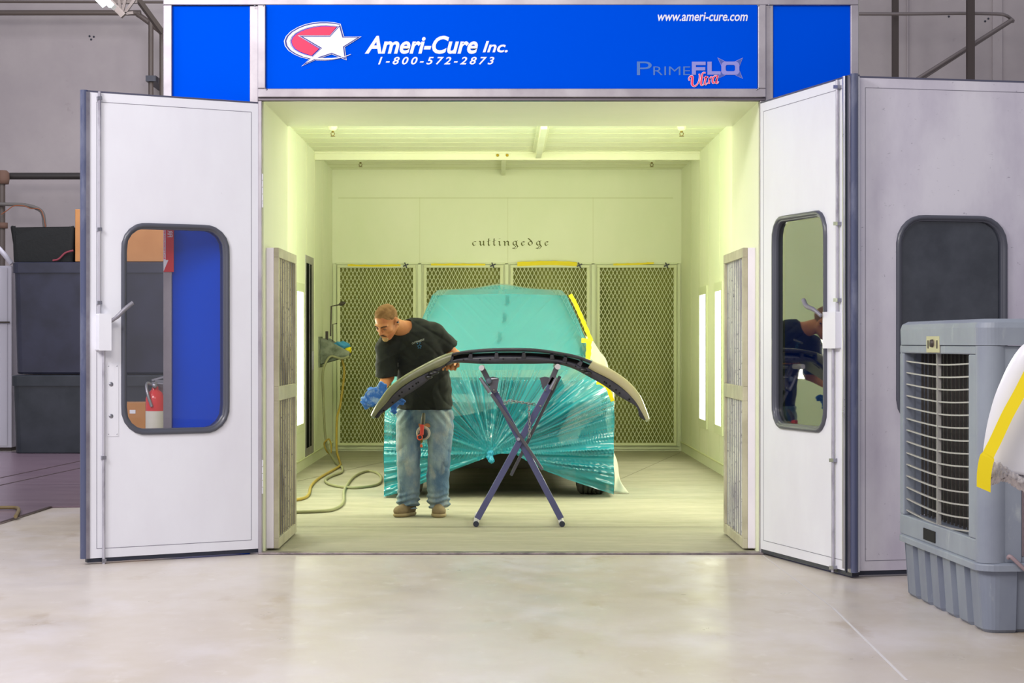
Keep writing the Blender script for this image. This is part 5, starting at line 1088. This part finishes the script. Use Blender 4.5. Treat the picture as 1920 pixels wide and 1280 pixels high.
g = Field(hc - .16, hc + .16, .004); g.ell(hp(0, .088, -.096), (.026, .017, .021), RH, .005); g.mesh('goatee', mat('grey_beard', S(186, 152, 104), .95), man)
m = MB()
for s_ in (1, -1): m.sphere(Vector(hp(.030 * s_, .0865, -.006)), (.0058, .0058, .0050), 10)
m.build('eye', mat('eye_white', S(196, 186, 172), .2), man)
m = MB()
for s_ in (1, -1): m.sphere(Vector(hp(.030 * s_, .0905, -.0078)), (.0030, .0030, .0030), 8); m.tube([Vector(hp(.019 * s_, .0925, .002)), Vector(hp(.030 * s_, .0955, .0035)), Vector(hp(.042 * s_, .088, .0))], .0018, 6)
m.build('iris_and_lid', dkh, man)
MB().cyl(Vector(hp(.078, -.003, -.008)), Vector(hp(.094, -.001, -.008)), .007).build('ear_plug', rubber, man)
# t-shirt
def noise3(P, fr, ph): return np.sin(P[..., 0] * fr + ph + 1.7 * np.sin(P[..., 2] * fr * .7 + ph * 2)) * np.sin(P[..., 2] * fr * .8 + 1.3 * np.sin(P[..., 1] * fr + ph))
T = Field([lo[0] - .0, CY + dM - .48, .74], [hi[0], CY + dM + .28, 1.56], .0055)
sL0, sL1 = A3(M(812, 624, -.14)), A3(M(846, 656, -.06)); sR0, sR1 = A3(M(727, 651, -.17)), A3(M(724, 712, -.17))
T.cap(sL0, sL1, .082, .078, .04).cap(sR0, sR1, .082, .086, .04)
nL_ = (sL1 - sL0); T.plane(A3(M(843, 650, -.06)), nL_ / np.linalg.norm(nL_) * 1.0 + np.array([.0, 0, -.25]), A3(M(826, 700, -.3)) , A3(M(900, 600, .3)))
T.plane(A3(M(724, 706, 0)), np.array([-.02, 0, -1.]), [lo[0], CY + dM - .48, A3(M(0, 745))[2]], [A3(M(747, 700))[0], CY + dM + .28, A3(M(0, 695))[2]])
T.sect([(A3(M(796, y))[2], A3(M(x, y))[0], CY + dM + dy, rx, ry) for y, x, dy, rx, ry in ((769, 796, .0, .206, .150), (760, 796, .0, .208, .150), (735, 795, -.015, .204, .145), (700, 794, -.05, .197, .145), (668, 788, -.09, .19, .145), (640, 782, -.14, .186, .14), (622, 780, -.16, .175, .12), (611, 780, -.165, .15, .095), (602, 781, -.165, .10, .07), (597, 783, -.165, .05, .045))], .02)
T.cap(sR0, A3(M(765, 630, -.16)), .075, .075, .04)
def folds(P):
    w = .004 * noise3(P, 26, 1) + .0025 * noise3(P, 55, 2)
    q = P[..., 0] * .8 + P[..., 2] * .6; w = w + .006 * (1 - np.abs(np.sin(q * 24 + 2 * np.sin(P[..., 2] * 9)))) ** 3
    q = P[..., 0] * -.75 + P[..., 2] * .66; w = w - .006 * (1 - np.abs(np.sin(q * 19 + 1.5 * np.sin(P[..., 2] * 11) + 1))) ** 3
    return w.astype(np.float32)
T.warp(folds)
T.plane(A3(M(796, 767)), np.array([.0, 0, -1.])); T.ell(hp(0, -.02, -.03), (.085, .10, .11), RH, .012, 's'); T.cap(A3(M(764, 616, -.20)), hp(0, 0, 0), .066, .07, .01, 's')
shirt = T.mesh('tshirt', shirt_m, man)
# chest print
pr = mat('shirt_print', S(190, 196, 190), .8); pr2 = mat('shirt_print_blue', S(70, 140, 190), .8)
def shirt_y(x, z):
    best = None
    return x
bpy.context.view_layer.update(); dg = bpy.context.evaluated_depsgraph_get(); dg.update()
from mathutils.bvhtree import BVHTree
bv = BVHTree.FromObject(shirt, dg); inv = shirt.matrix_world.inverted()
def on_shirt(px, py, off=.0025, tree=None):
    o = Vector((0, CY, H)); d = (W(px, py, 10) - o).normalized(); hit = bv.ray_cast(inv @ o, d)
    return (shirt.matrix_world @ hit[0]) - d * off if hit[0] else M(px, py, -.3)
cu = bpy.data.curves.new('t', 'FONT'); cu.body = 'CUTTINGEDGE'; cu.offset = .01; to = bpy.data.objects.new('t', cu); C.objects.link(to); me = to_mesh_obj(to, '', None, None); bpy.data.objects.remove(to)
v = np.array([q_.co[:] for q_ in me.vertices]); a = v.min(0); b_ = v.max(0); me.name = 'chest_print'
for q_ in me.vertices: fxx = (q_.co.x - a[0]) / (b_[0] - a[0]); fy = (q_.co.y - a[1]) / (b_[1] - a[1]); q_.co = on_shirt(772.5 + 23 * fxx, 645.5 - 8 * fxx - 3.4 * fy)
me.materials.clear(); me.materials.append(pr); o = bpy.data.objects.new('chest_print', me); C.objects.link(o); o.parent = man; o.matrix_parent_inverse = Matrix.Translation(man.location).inverted()
m = MB(); P = [on_shirt(786.5 + (4.4 if k % 2 == 0 else 2.0) * math.sin(k * PI / 5), 649.5 - (4.4 if k % 2 == 0 else 2.0) * math.cos(k * PI / 5)) for k in range(10)]; m.tube(P, .0016, 5, closed=True)
for x, y in ((782.5, 643.5), (787.5, 642.8)): m.sphere(on_shirt(x, y), .004, 8)
m.build('chest_emblem', pr2, man)
# jeans
J = Field([lo[0] + .1, CY + dM - .32, .04], [hi[0], CY + dM + .32, .92], .0055)
def legrows(rows): return [(A3(M(0, y))[2], A3(M(x, y))[0], CY + dM + dy, rx, ry) for y, x, dy, rx, ry in rows]
J.sect(legrows([(742, 796, 0, .185, .13), (765, 796, 0, .200, .135), (785, 796, 0, .205, .13), (793, 796, 0, .2, .11)]), .02)
J.sect(legrows([(770, 772, 0, .11, .12), (800, 769.5, -.01, .106, .115), (830, 766.5, -.03, .094, .10), (862, 766.5, -.04, .089, .10), (895, 767, -.01, .085, .095), (925, 765.5, .01, .083, .09), (940, 764.5, .02, .084, .09), (950, 765, .02, .076, .085)]), .012)
J.sect(legrows([(770, 821, 0, .115, .12), (800, 825, -.01, .104, .115), (830, 825, -.03, .092, .10), (862, 824, -.04, .086, .10), (895, 821, -.01, .083, .095), (925, 821, .01, .082, .09), (942, 822, .02, .084, .09), (952, 823, .02, .07, .085)]), .012)
def jf(P):
    z = P[..., 2]; low = np.clip((.22 - z) / .14, 0, 1); kn = np.exp(-((z - .46) / .13) ** 2)
    w = .003 * noise3(P, 30, 3) + .002 * noise3(P, 70, 4) + low * .010 * np.sin(z * 150 + 2.5 * np.sin(P[..., 0] * 22) + 1.5 * np.sin(P[..., 1] * 20))
    q = z * .9 + np.abs(P[..., 0] - man.location.x) * .9; w = w + kn * .006 * (1 - np.abs(np.sin(q * 26))) ** 2 + np.exp(-((z - .74) / .06) ** 2) * .005 * np.sin((z + np.abs(P[..., 0] - man.location.x) * 1.4) * 70)
    return w.astype(np.float32)
J.warp(jf); J.mesh('jeans', jean_m, man)
# shoes
def shoe(heel, toe, w):
    h = np.array(heel, float); t_ = np.array(toe, float); d = (t_ - h); L = np.linalg.norm(d); d /= L; s_ = np.array([d[1], -d[0], 0]); Z = np.array([0, 0, 1.]); RS = np.stack([s_, d, Z])
    fld = Field(np.minimum(h, t_) - [.1, .1, 0], np.maximum(h, t_) + [.1, .1, .2], .004)
    fld.ell(h + d * L * .72 + Z * .045, (w * .5, L * .34, .042), RS, .03).ell(h + d * L * .22 + Z * .055, (w * .40, L * .27, .055), RS, .03).cap(h + d * L * .25 + Z * .07, h + d * L * .20 + Z * .115, .042, .045, .02).cap(h + d * L * .35 + Z * .085, h + d * L * .62 + Z * .065, .034, .026, .02)
    fld.plane([0, 0, .022], [0, 0, -1]); up_ = fld.mesh('shoe', shoe_m, man)
    so_ = Field(np.minimum(h, t_) - [.1, .1, .02], np.maximum(h, t_) + [.1, .1, .2], .004)
    so_.ell(h + d * L * .70 + Z * .018, (w * .54, L * .36, .03), RS, .02).ell(h + d * L * .25 + Z * .018, (w * .45, L * .30, .03), RS, .03); so_.plane([0, 0, .001], [0, 0, -1]); so_.plane([0, 0, .028], [0, 0, 1])
    so_.mesh('sole', sole_m, up_).matrix_parent_inverse = Matrix()
    lc = MB(); UP = Vector(Z)
    for k in range(4):
        c = Vector(h + d * L * (.40 + .07 * k) + Z * (.118 - .011 * k)); s2 = Vector(s_); lc.tube([c - s2 * .024 - UP * .012, c + UP * .002, c + s2 * .024 - UP * .012], .0032, 6)
    lc.build('lace', mat('lace', S(96, 84, 62), .9), up_).matrix_parent_inverse = Matrix()
hR = A3(M(775, 944, .07)); hR[2] = 0; tR = A3(M(744, 944, -.13)); tR[2] = 0; hL = A3(M(820, 944, .09)); hL[2] = 0; tL = A3(M(824, 944, -.16)); tL[2] = 0
shoe(hR, tR, .105); shoe(hL, tL, .105)
# belt hook + sander hanging in front
dz = -.22
sd = thing('air_sander', 'red and orange air sander with round pad hanging at the man\'s belt', 'sander', M(790, 812, dz))
Px = lambda x, y, d_=dz: W(770 + x / 16, 770 + y / 16, dM + d_)
MB().lathe(Px(380, 665, dz + .02), (0, -1, 0), [(-.02, 0), (-.02, .050), (0, .053), (.006, .050), (.006, .034)], 32).build('pad', mat('sander_pad', S(178, 170, 158), .7), sd)
MB().lathe(Px(370, 685, dz + .012), (0, -1, 0), [(-.006, .036), (0, .036), (.012, .033), (.014, 0)], 24).build('hub', rubber, sd)
MB().bar(Px(345, 410, dz - .045), Px(330, 730, dz - .045), .030, .05, up=(0, 1, 0), w2=.026).build('body', mat('sander_red', S(206, 52, 32), .4, coat=.3), sd, bevel=.005)
MB().lathe(Px(278, 790, dz - .03), (0, -1, 0), [(-.03, .0), (-.03, .019), (.03, .0215), (.032, .015), (.02, .014), (.02, 0)], 24).build('exhaust', mat('sander_orange', S(240, 92, 50), .4, coat=.3), sd)
MB().cyl(Px(278, 790, dz - .055), Px(278, 790, dz - .051), .0135).build('exhaust_core', rubber, sd)
MB().tube([Px(360, 420, dz - .03), Px(370, 300, dz - .03), Px(380, 200, dz - .01), Px(390, 90, dz + .02)], [.015, .0165, .015, .012], 14).build('handle', mat('olive_grip', S(70, 68, 56), .6), sd)
MB().tube([Px(330, 860, dz - .03), Px(325, 930, dz - .03), Px(325, 960, dz - .03)], [.010, .009, .006], 10).build('air_inlet', brass, sd); MB().cyl(Px(322, 1010, dz - .03), Px(320, 1090, dz - .03), .0085).build('fitting', mat('fitting_orange', S(214, 90, 40), .45), sd)
MB().cyl(Px(325, 950, dz - .03), Px(322, 1020, dz - .03), .005).build('inlet_stem', steel, sd)
# blue cloth in his right hand
bl = mat('bright_blue_cloth', S(58, 118, 214), .8, var=[(S(150, 184, 232), 14, (1, 1, 1), .48, .60)], bump=.5, bscale=50)
p = M(702, 742, -.42); q = M(690, 752, -.42); w2 = M(716, 728, -.42); x3 = M(738, 762, -.38); x4 = M(748, 752, -.38)
rag('shop_cloth', (A3(M(712, 745, -.42))), (.22, .12, .16), .006, bl, "crumpled bright blue cloth in the man's right hand behind the bumper end", amp=.008, fr=60, parts=[((p.x, p.y - .13, p.z), (.062, .075, .075)), ((q.x, q.y - .10, q.z), (.05, .05, .055)), ((w2.x + .01, w2.y - .13, w2.z), (.04, .07, .055)), ((p.x + .05, p.y - .14, p.z - .03), (.03, .06, .05)), ((x3.x, x3.y, x3.z), (.035, .02, .055)), ((x4.x, x4.y, x4.z), (.05, .02, .035))])
